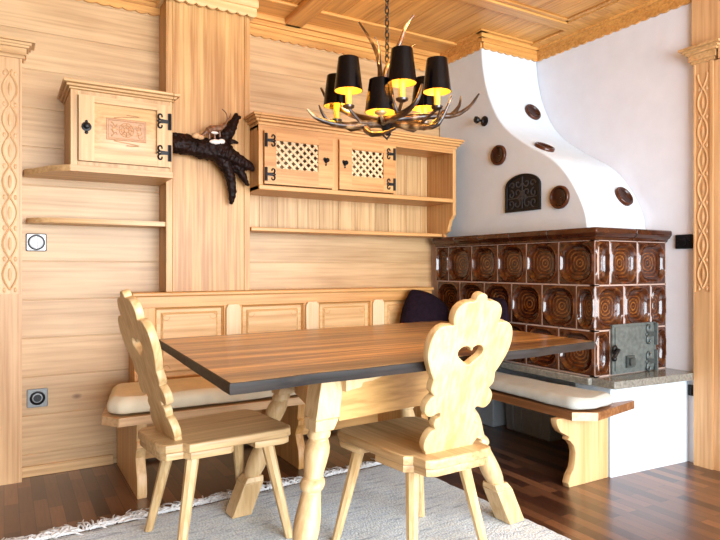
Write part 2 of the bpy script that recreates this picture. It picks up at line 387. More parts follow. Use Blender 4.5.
# crown mouldings: stepped board with scalloped lower edge
def crown(b,p0,p1,inward,zb=2.555,n=None,x0=0,x1=0):
    p0=Vector((*p0,0)); p1=Vector((*p1,0)); L=(p1-p0).length; d=(p1-p0)/L; nn=Vector((*inward,0))
    n=n or max(2,round(L/.065))
    M=frame(p0+nn*.001,d,(0,0,1))            # local x along, y up, z = d x up
    s=1 if M.to_3x3().col[2].dot(nn)>0 else -1
    poly=scallop(L,n,zb,zb+.06,.010)
    b.prism(poly,0,s*.014,M)
    for k,(z0,z1,e) in enumerate(((zb+.045,zb+.07,.022),(zb+.07,zb+.095,.04),(zb+.095,ZC+.001,.065))):
        b.prism([(-e*x0,z0),(L+e*x1,z0),(L+e*x1,z1),(-e*x0,z1)],0,s*e*(1.0 if not x0 else .999),M)
b=MB(); crown(b,(XL,YW),(.766,YW),(0,-1),zb=2.515); crown(b,(1.249,YW),(2.78,YW),(0,-1),zb=2.515)
struct(b.build('trim_5',w_ceilx,bevel=.004))
b=MB(); crown(b,(XW,3.10),(XW,1.96),(-1,0)); crown(b,(2.78,3.10),(XW,3.10),(0,-1),x0=1); crown(b,(2.78,YW),(2.78,3.10),(-1,0),x1=1)
struct(b.build('trim_6',w_ceilx,bevel=.004))
# timber pillar with scalloped cap
PX0,PX1,PY=.766,1.249,3.40
b=MB()
b.box(PX0,PX1,PY+.02,YW-.0005,.9485,ZC)
b.box(PX0,PX0+.035,PY,PY+.03,.9485,ZC); b.box(PX1-.035,PX1,PY,PY+.03,.9485,ZC)
b.box(PX0+.0356,PX1-.0356,PY+.002,PY+.03,.9485,ZC)
struct(b.build('trim_7',w_pillar,bevel=.002))
b=MB(); M=frame((PX0-.02,PY-.018,0),(1,0,0),(0,0,1))
b.prism(scallop(PX1-PX0+.05,9,2.545,2.615,.014),0,.016,M)
b.prism([(-.004,2.60),(PX1-PX0+.054,2.60),(PX1-PX0+.054,ZC-.001),(-.004,ZC-.001)],.0,.034,M)
b.box(PX0-.02,PX0,PY-.018,YW,2.56,ZC-.001); b.box(PX1,PX1+.03,PY-.018,YW,2.565,ZC-.001)
struct(b.build('trim_8',wood('pale_pine_cap',(.84,.60,.30),(.66,.42,.17),'X',knots=0),bevel=.002))
# carved pilasters (braided relief)
def braid(b,M,w,z0,z1,pitch=.155,r=.0055):
    n=int((z1-z0)/pitch*14)
    for ph in (0,PI):
        pts=[]
        for i in range(n+1):
            z=z0+(z1-z0)*i/n; pts.append((w*abs(math.sin(PI*(z-z0)/pitch))*(1 if ph else -1),z,.001))
        b.tube(pts,r,6,M)
    k=int((z1-z0)/pitch)
    for i in range(k):
        zc=z0+pitch*(i+.5)
        b.ball((0,zc,0),.016,M,8,0,(.6,2.3,.35))
    for i in range(k+1):
        zc=z0+pitch*i
        for sx in (-1,1):
            b.ball((sx*w*.78,zc,0),.008,M,6,0,(1,1.8,.5))
def pilaster(name,o,xd,width,depth,cw,cx,capz,capd,xcut=None):
    M=frame(o,xd,(0,0,1))           # local x along the face, y up, z out of the wall
    b=MB()
    b.prism([(0,0),(width,0),(width,capz),(0,capz)],-depth,0,M)
    t=.006
    b.prism([(0,0),(cx-cw-.014,0),(cx-cw-.014,capz),(0,capz)],0,t,M)
    b.prism([(cx+cw+.014,0),(width,0),(width,capz),(cx+cw+.014,capz)],0,t,M)
    b.prism([(cx-cw-.014,0),(cx+cw+.014,0),(cx+cw+.014,.95),(cx-cw-.014,.95)],0,t,M)
    ob=struct(b.build(name,w_trimz,bevel=.002))
    b=MB(); braid(b,M@Matrix.Translation((cx,0,0)),cw,.97,capz-.06); b.build('carving',w_trimz,ob)
    b=MB()
    for k,(z0,z1,e) in enumerate(((0,.016,.012),(.016,.05,.020),(.05,.062,.032),(.062,.074,.042),(.074,.088,.058))):
        b.prism([(-e,capz+z0),(width+e,capz+z0),(width+e,capz+z1),(-e,capz+z1)],-depth,e,M)
    b.build('capital',w_trim,ob,bevel=.003)
    return ob
pilaster('trim_9',(-.16,3.50,0),(1,0,0),.238,.07,.031,.185,2.135,.05)
# right door frame: face looks towards -X
pilaster('trim_10',(XW-.03,1.935,0),(0,-1,0),.105,.03,.026,.048,2.195,.05)
b=MB(); b.box(XW-.03,XW+.02,1.79,1.831,0,2.19); b.box(XW-.045,XW+.02,.22,1.80,2.19,2.28); b.box(XW-.024,XW+.02,.22,1.955,2.285,ZC-.001); struct(b.build('trim_11',w_trimz,bevel=.003))
b=MB(); b.box(XW-.03,XW+.02,.20,.30,0,2.225); struct(b.build('trim_12',w_trimz,bevel=.003))
b=MB(); b.box(.078,.52,YW-.014,YW,0,.055); struct(b.build('baseboard_back',w_trim,bevel=.003))

# ------------------------------------------------------------------ hinges and knobs
def hinge(b,M,s=1.0,flip=1):
    # black wrought hinge: upright leaf plus scrolled strap
    b.prism([(-.009*s,-.042*s),(.009*s,-.042*s),(.009*s,.042*s),(-.009*s,.042*s)],0,.006,M)
    b.tube([(0,-.042*s,.006),(0,.042*s,.006)],.006*s,8,M)
    f=flip
    b.prism([(0,-.008*s),(f*.045*s,-.011*s),(f*.045*s,.011*s),(0,.008*s)],0,.005,M)
    for sy in (-1,1):
        pts=[]
        for i in range(15):
            t=i/14; a=-PI/2+t*1.6*PI; r=.017*s*(1-.45*t)
            pts.append((f*(.046*s+r*math.cos(a)*.8), sy*(.006*s+.017*s+r*math.sin(a)), .003))
        b.tube(pts,[.0055*s*(1-.3*i/14) for i in range(15)],6,M,0)
    b.ball((f*.058*s,0,.003),.007*s,M,8,0,(1,1,.5))

# ------------------------------------------------------------------ small left wall cupboard
CX0,CX1,CY,CZ0,CZ1=.276,.758,3.22,1.578,1.945
cup=thing('wall_cupboard','small square pine wall cupboard with one carved door, left of the timber pillar','cupboard',(.52,3.39,CZ0))
b=MB(); b.box(CX0+.0004,CX0+.02,CY+.0195,YW-.001,CZ0,CZ1); b.box(CX1-.02,CX1-.0004,CY+.0195,YW-.001,CZ0,CZ1); b.box(CX0+.0195,CX1-.0195,CY+.0195,YW-.001,CZ0+.0002,CZ0+.018); b.box(CX0+.0195,CX1-.0195,CY+.0195,YW-.001,CZ1-.018,CZ1-.0002); b.box(CX0+.0195,CX1-.0195,YW-.012,YW-.0015,CZ0+.017,CZ1-.017)
b.box(CX0,CX0+.032,CY-.002,CY+.02,CZ0,CZ1); b.box(CX1-.014,CX1,CY-.002,CY+.02,CZ0,CZ1); b.box(CX0+.031,CX1-.013,CY-.0012,CY+.019,CZ1-.03,CZ1-.0005); b.box(CX0+.031,CX1-.013,CY-.0012,CY+.019,CZ0+.0005,CZ0+.022)
b.build('carcass',w_cabz,cup,bevel=.002)
b=MB()
for z0,z1,e in ((0,.012,.008),(.012,.026,.02),(.026,.042,.034)): b.box(CX0-e,CX1,CY-e,YW-.001,CZ1+z0,CZ1+z1); b.box(CX1,CX1+e,CY-e,PY-.001,CZ1+z0,CZ1+z1)
b.build('cornice',w_trim,cup,bevel=.004)
DX0,DX1,DZ0,DZ1=CX0+.034,CX1-.012,CZ0+.022,CZ1-.026
b=MB(); s=.07
M=frame((0,CY-.004,0),(1,0,0),(0,0,1))
b.prism([(DX0,DZ0),(DX0+s,DZ0),(DX0+s,DZ1),(DX0,DZ1)],0,.02,M); b.prism([(DX1-s,DZ0),(DX1,DZ0),(DX1,DZ1),(DX1-s,DZ1)],0,.02,M)
b.prism([(DX0+s,DZ0),(DX1-s,DZ0),(DX1-s,DZ0+s*.9),(DX0+s,DZ0+s*.9)],0,.0195,M,1); b.prism([(DX0+s,DZ1-s*.45),(DX1-s,DZ1-s*.45),(DX1-s,DZ1),(DX0+s,DZ1)],0,.0195,M,1)
d=b.build('door',[w_cabz,w_cab],cup,bevel=.003)
def raised(b,x0,x1,z0,z1,M,d0,d1,inset):
    v=[(x0,z0,d0),(x1,z0,d0),(x1,z1,d0),(x0,z1,d0),(x0+inset,z0+inset,d1),(x1-inset,z0+inset,d1),(x1-inset,z1-inset,d1),(x0+inset,z1-inset,d1)]
    b.add(v,[(4,5,6,7),(0,1,5,4),(1,2,6,5),(2,3,7,6),(3,0,4,7),(3,2,1,0)],M)
b=MB(); px0,px1,pz0,pz1=DX0+s,DX1-s,DZ0+s*.9,DZ1-s*.45
raised(b,px0,px1,pz0,pz1,M,.002,.018,.045)
b.build('raised_panel',w_cab,d)
b=MB(); mx,mz=(px0+px1)/2,(pz0+pz1)/2-.008; hw,hh=(px1-px0)/2-.055,(pz1-pz0)/2-.06
for k in (0,.008):
    w,h=hw-k,hh-k; b.tube([(mx-w,mz-h,.0185),(mx+w,mz-h,.0185),(mx+w,mz+h,.0185),(mx-w,mz+h,.0185)],.0022,6,M,closed=True)
for rr in (.034,.024,.010): b.tube([(mx+rr*math.cos(a*PI/12),mz+rr*math.sin(a*PI/12),.0185) for a in range(24)],.0025,6,M,closed=True)
for a in range(8): b.tube([(mx+.011*math.cos(a*PI/4),mz+.011*math.sin(a*PI/4),.0185),(mx+.033*math.cos(a*PI/4),mz+.033*math.sin(a*PI/4),.0185)],.003,5,M)
for sx in (-1,1):
    for q in range(4):
        pts=[(mx+sx*(.045+.028*t)+.004*math.sin(q*2+t*7),mz+(q-1.5)*.017+.011*math.sin(t*6+q),.0185) for t in [i/8 for i in range(9)]]
        b.tube(pts,.0022,5,M)
    b.ball((mx+sx*.058,mz,.0185),.011,M,8,0,(1,1,.35))
for sz in (-1,1):
    b.tube([(mx+.05*math.sin(t*PI/8)*1.2*(1 if t else 1)-.0,mz+sz*(hh+.012+.012*math.sin(t*PI/16)),.0182) for t in range(-8,9)],.0022,5,M)
b.prism([(mx-hw,mz-hh),(mx+hw,mz-hh),(mx+hw,mz+hh),(mx-hw,mz+hh)],.017,.0186,M)
b.build('carving',wood('brown_carving',(.56,.31,.15),(.40,.20,.085),'X',knots=0),d)
b=MB(); hM=M@Matrix.Translation((DX1-.006,0,.02))
b=MB(); hinge(b,M@Matrix.Translation((DX1-.008,DZ1-.085,.0202)),1.0,-1); b.build('hinge',iron,d)
b=MB(); hinge(b,M@Matrix.Translation((DX1-.008,DZ0+.072,.0202)),1.0,-1); b.build('hinge',iron,d)
def heartknob(b,M):
    b.plate([[(0,-.022),(.012,-.008),(.019,.006),(.016,.016),(.008,.019),(0,.013),(-.008,.019),(-.016,.016),(-.019,.006),(-.012,-.008)]],.004,M@Matrix.Translation((0,0,.002)),bev=.001)
    b.lathe([(.006,0),(.005,.012),(.011,.018),(.013,.024),(.008,.03),(.001,.032)],M,12)
    b.ball((0,-.026,.002),.006,M,8)
b=MB(); Mk=M@Matrix.Translation((DX0+.034,(DZ0+DZ1)/2+.005,.0202)); b.lathe([(.023,0),(.023,.003),(.012,.005),(.007,.012),(.012,.020),(.014,.026),(.009,.032),(.001,.034)],Mk,16); b.ball((0,.026,.002),.007,Mk,8); b.ball((0,-.028,.002),.009,Mk,8); b.build('knob',iron,d)
# boards under the cupboard
def shelfboard(name,poly,z0,z1,label,mat):
    b=MB(); b.prism(poly,z0,z1); o=b.build(name,mat,bevel=.006); return tag(o,label,'shelf')
def rnd_end(x,y0,y1,n=6): return [(x+ .0,y0)]
shelfboard('wall_shelf',[(.76,CY-.012),(.272,CY-.012),(.20,CY+.05),(.13,3.42),(.090,3.47),(.084,3.52),(.088,YW-.001),(.7645,YW-.001),(.7645,3.39),(.76,3.385)],1.548,1.5775,'pine shelf board with a cut-back left end, directly beneath the small wall cupboard',w_cab)
shelfboard('wall_shelf',[(.764,3.395),(.205,3.395),(.15,3.43),(.105,3.48),(.097,3.52),(.10,YW-.001),(.764,YW-.001)],1.308,1.333,'narrow bare pine shelf on the left wall just above the round light switch',w_cab)

# ------------------------------------------------------------------ light switch, socket
sw=thing('light_switch','white round twin rocker light switch in a black square frame on the left wall','switch',(.145,YW,1.165))
M=frame((.145,YW,1.213),(1,0,0),(0,0,1))
def rrect(w,h,r,n=4):
    out=[]
    for cx,cy,a0 in ((w-r,h-r,0),(-w+r,h-r,90),(-w+r,-h+r,180),(w-r,-h+r,270)):
        for k in range(n+1):
            a=R(a0+90*k/n); out.append((cx+r*math.cos(a),cy+r*math.sin(a)))
    return out
MB().plate([rrect(.048,.046,.008)],.008,M@Matrix.Translation((0,0,.004)),bev=.002).build('frame_plate',black,sw)
MB().plate([rrect(.044,.042,.007)],.006,M@Matrix.Translation((0,0,.0075)),bev=.002).build('cover_plate',white,sw)
MB().lathe([(.0405,.009),(.0405,.0125),(.038,.0145),(.0335,.0145),(.032,.010)],M,28,cap=False).build('ring',black,sw)
for sx in (-1,1):
    pts=[(sx*.0022+sx*.0302*math.cos(R(a)),.031*math.sin(R(a))) for a in range(-88,89,11)]
    b=MB(); b.plate([pts],.006,M@Matrix.Translation((0,0,.0125)),bev=.001); b.build('rocker',rocker_m,sw)
so=thing('wall_socket','dark round power socket in a grey square plate low on the left wall','socket',(.15,YW,.36))
M=frame((.15,YW,.404),(1,0,0),(0,0,1))
MB().plate([rrect(.048,.048,.006)],.01,M@Matrix.Translation((0,0,.005)),bev=.002).build('cover_plate',silver,so)
MB().lathe([(.036,.009),(.036,.014),(.030,.016),(.027,.013),(.0255,.012)],M,28,cap=False).build('ring',black,so)
MB().lathe([(.026,.0102),(.024,.0122),(.018,.0125),(.001,.0125)],M,28,cap=False).build('insert',silver,so)
MB().lathe([(.019,.0125),(.019,.0145),(.001,.0145)],M,24,cap=False).build('earth_pin_disc',black,so)

# ------------------------------------------------------------------ right shelf unit
UX0,UX1,UY=1.251,2.695,3.27
un=thing('wall_shelf_unit','wide pine wall shelf unit with two lattice doors, right of the timber pillar','shelf unit',(1.97,3.4,1.29))
prof=[(YW-.001,1.915),(UY,1.915),(UY,1.45),(UY+.012,1.43),(UY+.035,1.41),(UY+.055,1.36),(UY+.06,1.335),(UY+.085,1.325),(UY+.10,1.315),(UY+.10,1.298),(YW-.001,1.298)]
b=MB(); M=frame((UX1-.028,0,0),(0,1,0),(0,0,1)); b.plate([prof],.028,M@Matrix.Translation((0,0,.014)),bev=.002); b.build('side_panel',w_shelfz,un)
b=MB(); b.box(UX0,UX0+.022,UY,YW-.001,1.53,1.915); b.build('side_panel',w_shelfz,un,bevel=.002)
for z0,z1,y0 in ((1.528,1.556,UY-.012),(1.2985,1.322,3.385)):
    b=MB(); b.box(UX0,UX1-.029,y0,YW-.012,z0,z1); b.build('shelf',w_shelf,un,bevel=.004)
b=MB(); b.box(UX0,UX1-.029,UY,YW-.001,1.885,1.914); b.box(UX0,UX1-.029,UY-.001,UY+.02,1.868,1.914); b.build('top_board',w_shelf,un,bevel=.002)
b=MB(); x=UX0+.001
while x<UX1-.04:
    w=min(.13+rnd.uniform(-.02,.03),UX1-.03-x); b.box(x,x+w-.0015,YW-.011,YW-.0005,1.317,1.9); x+=w
b.build('back_panel',w_wallv,un,bevel=.0015)
b=MB()
for z0,z1,e in ((1.900,1.918,.006),(1.918,1.934,.02),(1.934,1.948,.032),(1.948,1.962,.042)): b.box(UX0-min(e,.0012 if False else e),UX1+e,UY-e,YW-.001 if e==0 else YW-.001,z0,z1)
bb=b
b=MB()
for z0,z1,e in ((1.900,1.918,.006),(1.918,1.934,.02),(1.934,1.948,.032),(1.948,1.962,.042)):
    b.box(UX0,UX1+e,UY-e,YW-.001,z0,z1); b.box(UX0-e,UX0,UY-e,PY-.001,z0,z1)
b.build('cornice',w_shelf,un,bevel=.004)
MX=2.175
b=MB(); b.box(MX+.0,MX+.022,UY,YW-.012,1.556,1.885); b.build('divider',w_shelfz,un,bevel=.002)
b=MB(); b.box(1.722,1.764,UY-.006,UY+.02,1.556,1.87); b.build('centre_stile',w_shelfz,un,bevel=.002)
b=MB(); b.box(UX0+.0,UX0+.026,UY-.006,UY-.001,1.556,1.87); b.build('edge_stile',w_shelfz,un,bevel=.002)
def lattice_door(x0,x1,z0,z1,lx0,lx1,lz0,lz1,hx,hflip,kx):
    M=frame((0,UY-.004,0),(1,0,0),(0,0,1))
    b=MB()
    b.prism([(x0,z0),(lx0,z0),(lx0,z1),(x0,z1)],0,.02,M); b.prism([(lx1,z0),(x1,z0),(x1,z1),(lx1,z1)],0,.02,M)
    b.prism([(lx0,z0),(lx1,z0),(lx1,lz0),(lx0,lz0)],0,.0196,M); b.prism([(lx0,lz1),(lx1,lz1),(lx1,z1),(lx0,z1)],0,.0196,M)
    d=b.build('door',w_shelf,un,bevel=.0025)
    b=MB(); pitch=.0345; w=.0092
    hyp=math.hypot(lx1-lx0,lz1-lz0); cx,cz=(lx0+lx1)/2,(lz0+lz1)/2
    for sgn,dep in ((1,.008),(-1,.0125)):
        dirv=Vector((1,sgn)).normalized(); nv=Vector((-dirv.y,dirv.x))
        k=-20
        while k<=20:
            p=Vector((cx,cz))+nv*(k*pitch); k+=1
            # clip the line p+t*dir to the opening
            t0,t1=-9,9
            for a,lo,hi in ((0,lx0-.004,lx1+.004),(1,lz0-.004,lz1+.004)):
                ta,tb=(lo-p[a])/dirv[a],(hi-p[a])/dirv[a]; t0=max(t0,min(ta,tb)); t1=min(t1,max(ta,tb))
            if t1-t0<.012: continue
            q=[p+dirv*t0-nv*w,p+dirv*t1-nv*w,p+dirv*t1+nv*w,p+dirv*t0+nv*w]
            q=[(min(max(c.x,lx0-.004),lx1+.004),min(max(c.y,lz0-.004),lz1+.004)) for c in q]
            b.prism(q,dep-.004,dep,M)
    b.build('lattice',w_lat,d)
    for hz in (z0+.055,z1-.055):
        b=MB(); hinge(b,M@Matrix.Translation((hx,hz,.0202)),.92,hflip); b.build('hinge',iron,d)
    b=MB(); heartknob(b,M@Matrix.Translation((kx,(lz0+lz1)/2-.008,.0202))); b.build('knob',iron,d)
lattice_door(1.28,1.72,1.562,1.866,1.352,1.622,1.655,1.815,1.288,1,1.672)
lattice_door(1.766,2.172,1.562,1.866,1.852,2.085,1.65,1.812,2.166,-1,1.802)

# ------------------------------------------------------------------ driftwood root on the pillar
b=MB(); Y0=PY-.065
def rp(u,z,dy=0): return (u,Y0+dy,z)
def chain(pts,rad,n=7):
    ps=smooth(pts,n); k=len(ps); rr=[]
    for i in range(k):
        t=i/(k-1)*(len(rad)-1); j=min(int(t),len(rad)-2); rr.append(rad[j]+(rad[j+1]-rad[j])*(t-j))
    return ps,rr
for pts,rad in (
  ([rp(.775,1.748,.0),rp(.86,1.745),rp(.95,1.738),rp(1.03,1.735,-.01),rp(1.10,1.715,-.02)],[.052,.056,.060,.075,.06]),
  ([rp(.775,1.80,.02),rp(.86,1.79,.01),rp(.95,1.775),rp(1.03,1.77)],[.022,.03,.035,.04]),
  ([rp(1.02,1.76),rp(1.07,1.82,-.01),rp(1.11,1.875,-.01),rp(1.135,1.925,.0),rp(1.152,1.965,.01)],[.06,.05,.036,.026,.010]),
  ([rp(1.12,1.905),rp(1.148,1.935,-.01),rp(1.168,1.938,-.01)],[.02,.015,.007]),
  ([rp(1.03,1.80),rp(1.06,1.845,.02),rp(1.085,1.87,.02)],[.03,.022,.012]),
  ([rp(1.05,1.73,-.01),rp(1.12,1.70,-.01),rp(1.19,1.675),rp(1.222,1.675),rp(1.235,1.69,.0)],[.07,.055,.042,.03,.012]),
  ([rp(1.20,1.68),rp(1.235,1.655),rp(1.232,1.64,-.0)],[.03,.022,.010]),
  ([rp(1.05,1.70,-.01),rp(1.095,1.62,-.01),rp(1.115,1.55),rp(1.122,1.49,.01),rp(1.118,1.445,.02)],[.055,.036,.03,.024,.010]),
  ([rp(1.13,1.67),rp(1.175,1.62,.0),rp(1.205,1.575,.01),rp(1.222,1.555,.01)],[.04,.028,.018,.008]),
  ([rp(1.09,1.79),rp(1.13,1.80),rp(1.155,1.79)],[.02,.015,.006])):
    ps,rr=chain(pts,rad); b.tube(ps,[q*.86 for q in rr],12,jit=.10)
ro=b.build('driftwood_root',root_m,angle=60); tag(ro,'dark gnarled driftwood root mounted on the timber pillar between the two cabinets','ornament')
md=ro.modifiers.new('r','REMESH'); md.mode='VOXEL'; md.voxel_size=.0045; md.use_smooth_shade=True
tx=bpy.data.textures.new('bark','CLOUDS'); tx.noise_scale=.018; tx.noise_depth=3
md=ro.modifiers.new('d','DISPLACE'); md.texture=tx; md.strength=.013; md.mid_level=.5
b=MB(); yb=Y0-.045
b.tube(smooth([(.93,yb,1.800),(.965,yb-.005,1.835),(1.0,yb,1.85),(1.045,yb,1.862),(1.065,yb,1.885)],5),[.010]*5+[.020]*5+[.018]*5+[.013]*5+[.009],8,jit=.15)
b.tube(smooth([(1.06,yb,1.885),(1.075,yb,1.91),(1.068,yb,1.945),(1.045,yb,1.965)],5),.0035,6); b.tube([(1.07,yb,1.90),(1.09,yb,1.925),(1.095,yb,1.945)],.003,6)
for x in (.97,1.0,1.03): b.tube([(x,yb,1.85),(x+.006,yb+.004,1.79)],.006,6)
b.build('carved_figure',figm,ro)
b=MB(); b.ball((1.01,yb-.01,1.775),.016,sc=(2.4,1,.9)); b.ball((1.04,yb-.008,1.782),.014,sc=(1.5,1,1)); b.ball((1.0,yb-.012,1.825),.010,sc=(2.2,1,.8)); b.build('pale_fungus',bone,ro)
b=MB(); b.ball((.90,yb+.0,1.80),.016,sc=(1.5,1,1)); b.ball((.925,yb,1.795),.014,sc=(1.5,1,1)); b.build('tan_fungus',plain('tan_fungus',(.55,.33,.16),.6,bscale=40,var=.3),ro)

# ------------------------------------------------------------------ corner bench along the back wall
be=thing('corner_bench','long pine bench with panelled backrest along the back wall','bench',(1.6,3.2,0))
SB=.348; ST=.388
b=MB(); b.prism([(.455,2.955),(.392,3.045),(.50,3.535),(2.60,3.535),(2.60,2.955)],SB,ST); b.build('seat_board',wood('pine_seat_edge',(.72,.47,.25),(.50,.27,.11),'X',knots=.2),be,bevel=.004)
pr=[(3.54,0),(2.962,0),(2.955,.03),(2.962,.10),(2.985,.14),(3.0,.18),(2.985,.215),(2.965,.235),(2.962,.26),(2.975,.27),(2.97,.30),(2.965,SB-.001),(3.54,SB-.001)]
for x in (.535,1.36,2.2):
    b=MB(); M=frame((x,0,0),(0,1,0),(0,0,1)); b.plate([pr],.045,M@Matrix.Translation((0,0,.0225)),bev=.003)
    b.build('end_panel' if x<.6 else 'support_panel',w_endp if x<.6 else w_benchz,be)
b=MB(); b.box(.565,2.60,3.50,3.53,.02,SB-.001); b.build('back_board',w_bench,be)
BY=3.40; BX0,BX1=.60,2.58
b=MB(); b.box(BX0,BX0+.11,BY,3.562,ST+.001,.925); b.box(BX1-.07,BX1,BY,3.562,ST+.001,.925)
for xs in (1.145,1.65,2.135): b.box(xs-.055,xs+.055,BY,3.562,ST+.001,.88)
b.box(BX0-.004,BX1+.004,BY-.002,3.5625,.862,.925,None,1); b.box(BX0+.1,BX1-.06,BY+.001,3.5625,ST+.001,.47,None,1)
bk=b.build('backrest',[w_benchz,w_bench],be,bevel=.003)
b=MB(); b.box(BX0-.012,BX1+.01,BY-.018,3.563,.925,.947); b.build('top_cap',w_bench,bk,bevel=.006)
for xa,xb in ((BX0+.11,1.09),(1.20,1.595),(1.705,2.08),(2.19,BX1-.07)):
    b=MB(); b.box(xa,xb,BY+.018,3.5625,.47,.862); M=frame((0,BY+.018,0),(1,0,0),(0,0,1))
    raised(b,xa+.03,xb-.03,.50,.835,M,.0,.012,.012)
    fr=MB()
    b.build('panel',w_bpan,bk,bevel=.002)
    b=MB()
    for cx,sx in ((xa+.055,1),(xb-.055,-1)):
        for cz,sz in ((.81,-1),(.525,1)):
            pts=[(cx+sx*(.024*math.cos(t*.3)*(1-t/24)),cz+sz*(.024*math.sin(t*.3)*(1-t/24)),.0125) for t in range(18)]
            b.tube(pts,.0016,5,M)
    b.tube([(xa+.004,.476,.004),(xb-.004,.476,.004),(xb-.004,.856,.004),(xa+.004,.856,.004)],.007,6,M,closed=True)
    b.build('panel_moulding',w_bench,bk)
for xs in (1.145,1.65,2.135):
    b=MB(); M=frame((xs,BY,0),(1,0,0),(0,0,1))
    b.plate([[(-.044,.47),(.044,.47),(.044,.848),(.030,.872),(-.030,.872),(-.044,.848)]],.02,M@Matrix.Translation((0,0,.009)),bev=.006); b.build('stile_pad',w_pad,bk)

# ------------------------------------------------------------------ bench in front of the stove
sb=thing('stove_bench','short pine bench with a scroll-cut end panel in front of the tiled stove','bench',(2.5,2.5,0))
poly=[(2.345,2.955),(2.345,1.985),(2.45,1.918),(2.835,1.992),(2.835,2.008),(2.69,2.022),(2.632,2.11),(2.632,2.955)]
def board_sides(name,poly,z0,z1):
    b=MB(); b.prism(poly,z0,z1); return b.build(name,w_brdy,sb,bevel=.004)
board_sides('seat_board',poly,SB,ST)
# pale end-grain facing on the clipped corner
b=MB(); p0=Vector((2.345,1.985,0)); p1=Vector((2.45,1.918,0)); d=(p1-p0).normalized(); M=frame(p0,d,(0,0,1))
b.prism([(.001,SB),((p1-p0).length-.001,SB),((p1-p0).length-.001,ST),(.001,ST)],0,.005,M); b.build('end_facing',w_lat,sb)
pr=[(2.685,0),(2.395,0),(2.387,.02),(2.40,.055),(2.425,.085),(2.435,.12),(2.44,.165),(2.428,.20),(2.405,.225),(2.385,.235),(2.392,.25),(2.37,.262),(2.335,.28),(2.315,.305),(2.305,.33),(2.305,SB-.001),(2.685,SB-.001)]
b=MB(); M=frame((0,2.04,0),(1,0,0),(0,0,1)); b.plate([pr],.04,M@Matrix.Translation((0,0,-.02)),bev=.003); b.build('end_panel',w_endp,sb)

# ------------------------------------------------------------------ seat cushions
def cushion(name,poly,z0,h,mat,label,inset=.035,lvl=2,step=.055):
    # densify outline, then stack rings: underside, belly, top edge, crown
    n=len(poly); a=sum(poly[i][0]*poly[(i+1)%n][1]-poly[(i+1)%n][0]*poly[i][1] for i in range(n))
    if a<0: poly=poly[::-1]
    def inset_poly(d):
        out=[]
        for i in range(n):
            p=Vector(poly[i]); a=(p-Vector(poly[i-1])).normalized(); c=(Vector(poly[(i+1)%n])-p).normalized()
            na=Vector((-a.y,a.x)); nc=Vector((-c.y,c.x)); bis=(na+nc); bis=bis/max(bis.length_squared,1e-6)*2
            out.append(p+bis*d)
        return out
    rings=[]
    base=None
    for d,z in ((.02,0),(0.004,.006),(0,.4*h),(.008,.75*h),(inset,h*.97)):
        q=inset_poly(d); ring=[]
        for i in range(n):
            p0,p1=Vector(poly[i]),Vector(poly[(i+1)%n]); k=max(1,round((p1-p0).length/step))
            for j in range(k): ring.append(q[i].lerp(q[(i+1)%n],j/k))
        rings.append([(v.x,v.y,z0+z) for v in ring])
    m=len(rings[0]); V=[v for r in rings for v in r]; F=[]
    for r in range(len(rings)-1):
        for i in range(m): F.append((r*m+i,r*m+(i+1)%m,(r+1)*m+(i+1)%m,(r+1)*m+i))
    # crown: bmesh fill
    me=bpy.data.meshes.new('c'); bm=bmesh.new(); vs=[bm.verts.new(v) for v in V]
    for f in F: bm.faces.new([vs[i] for i in f])
    bm.faces.new([vs[i] for i in range(m-1,-1,-1)])
    top=bm.faces.new([vs[(len(rings)-1)*m+i] for i in range(m)])
    bmesh.ops.inset_individual(bm,faces=[top],thickness=.05,depth=0)
    bmesh.ops.triangulate(bm,faces=[f for f in bm.faces if len(f.verts)>4])
    b=MB(); bm.verts.index_update(); b.add([v.co.copy() for v in bm.verts],[tuple(v.index for v in f.verts) for f in bm.faces]); bm.free(); bpy.data.meshes.remove(me)
    o=b.build(name,mat,sub=lvl,angle=180); 
    tx=bpy.data.textures.new('soft','CLOUDS'); tx.noise_scale=.22
    md=o.modifiers.new('d','DISPLACE'); md.texture=tx; md.strength=.014; md.mid_level=.5; md.texture_coords='GLOBAL'
    return tag(o,label,'cushion')
cushion('seat_cushion',[(.462,2.968),(.41,3.045),(.485,3.395),(2.30,3.395),(2.30,2.975)],ST+.006,.085,cream,'long cream seat cushion on the bench under the panelled backrest')
cu2=cushion('seat_cushion',[(2.347,3.36),(2.347,1.985),(2.452,1.925),(2.655,1.972),(2.662,2.025),(2.627,2.11),(2.627,3.36)],ST+.006,.058,greyc,'pale grey-white seat cushion on the short bench beside the tiled stove',inset=.03)
# piping folds across the cushion's edge
# dark throw pillows
def pillow(name,M,w,h,t,mat,label,seed):
    rr=random.Random(seed); b=MB(); n=12; V=[];F=[]
    for side in (1,-1):
        for j in range(n+1):
            for i in range(n+1):
                u=i/n*2-1; v=j/n*2-1
                e=(1-abs(u)**2.6)*(1-abs(v)**2.6)
                pinch=1-.10*(u*u*v*v) ; sx=w/2*u*math.sqrt(1-.33*v*v); sz=h/2*v*math.sqrt(1-.33*u*u)
                V.append((sx,sz,side*(t/2*max(e,0)**.55+.004*rr.uniform(-1,1)*(e>.05))))
    K=(n+1)**2
    for s_ in range(2):
        for j in range(n):
            for i in range(n):
                q=[s_*K+j*(n+1)+i,s_*K+j*(n+1)+i+1,s_*K+(j+1)*(n+1)+i+1,s_*K+(j+1)*(n+1)+i]
                F.append(tuple(q if s_==0 else q[::-1]))
    b.add(V,F,M); o=b.build(name,mat,sub=1,angle=180,weld=True); return tag(o,label,'pillow')
pillow('throw_pillow',frame((2.425,3.265,.71),(.90,-.1,-.42),(.42,.25,.9)),.40,.46,.17,purple,'dark plum throw pillow leaning on the right end of the panelled backrest',1)
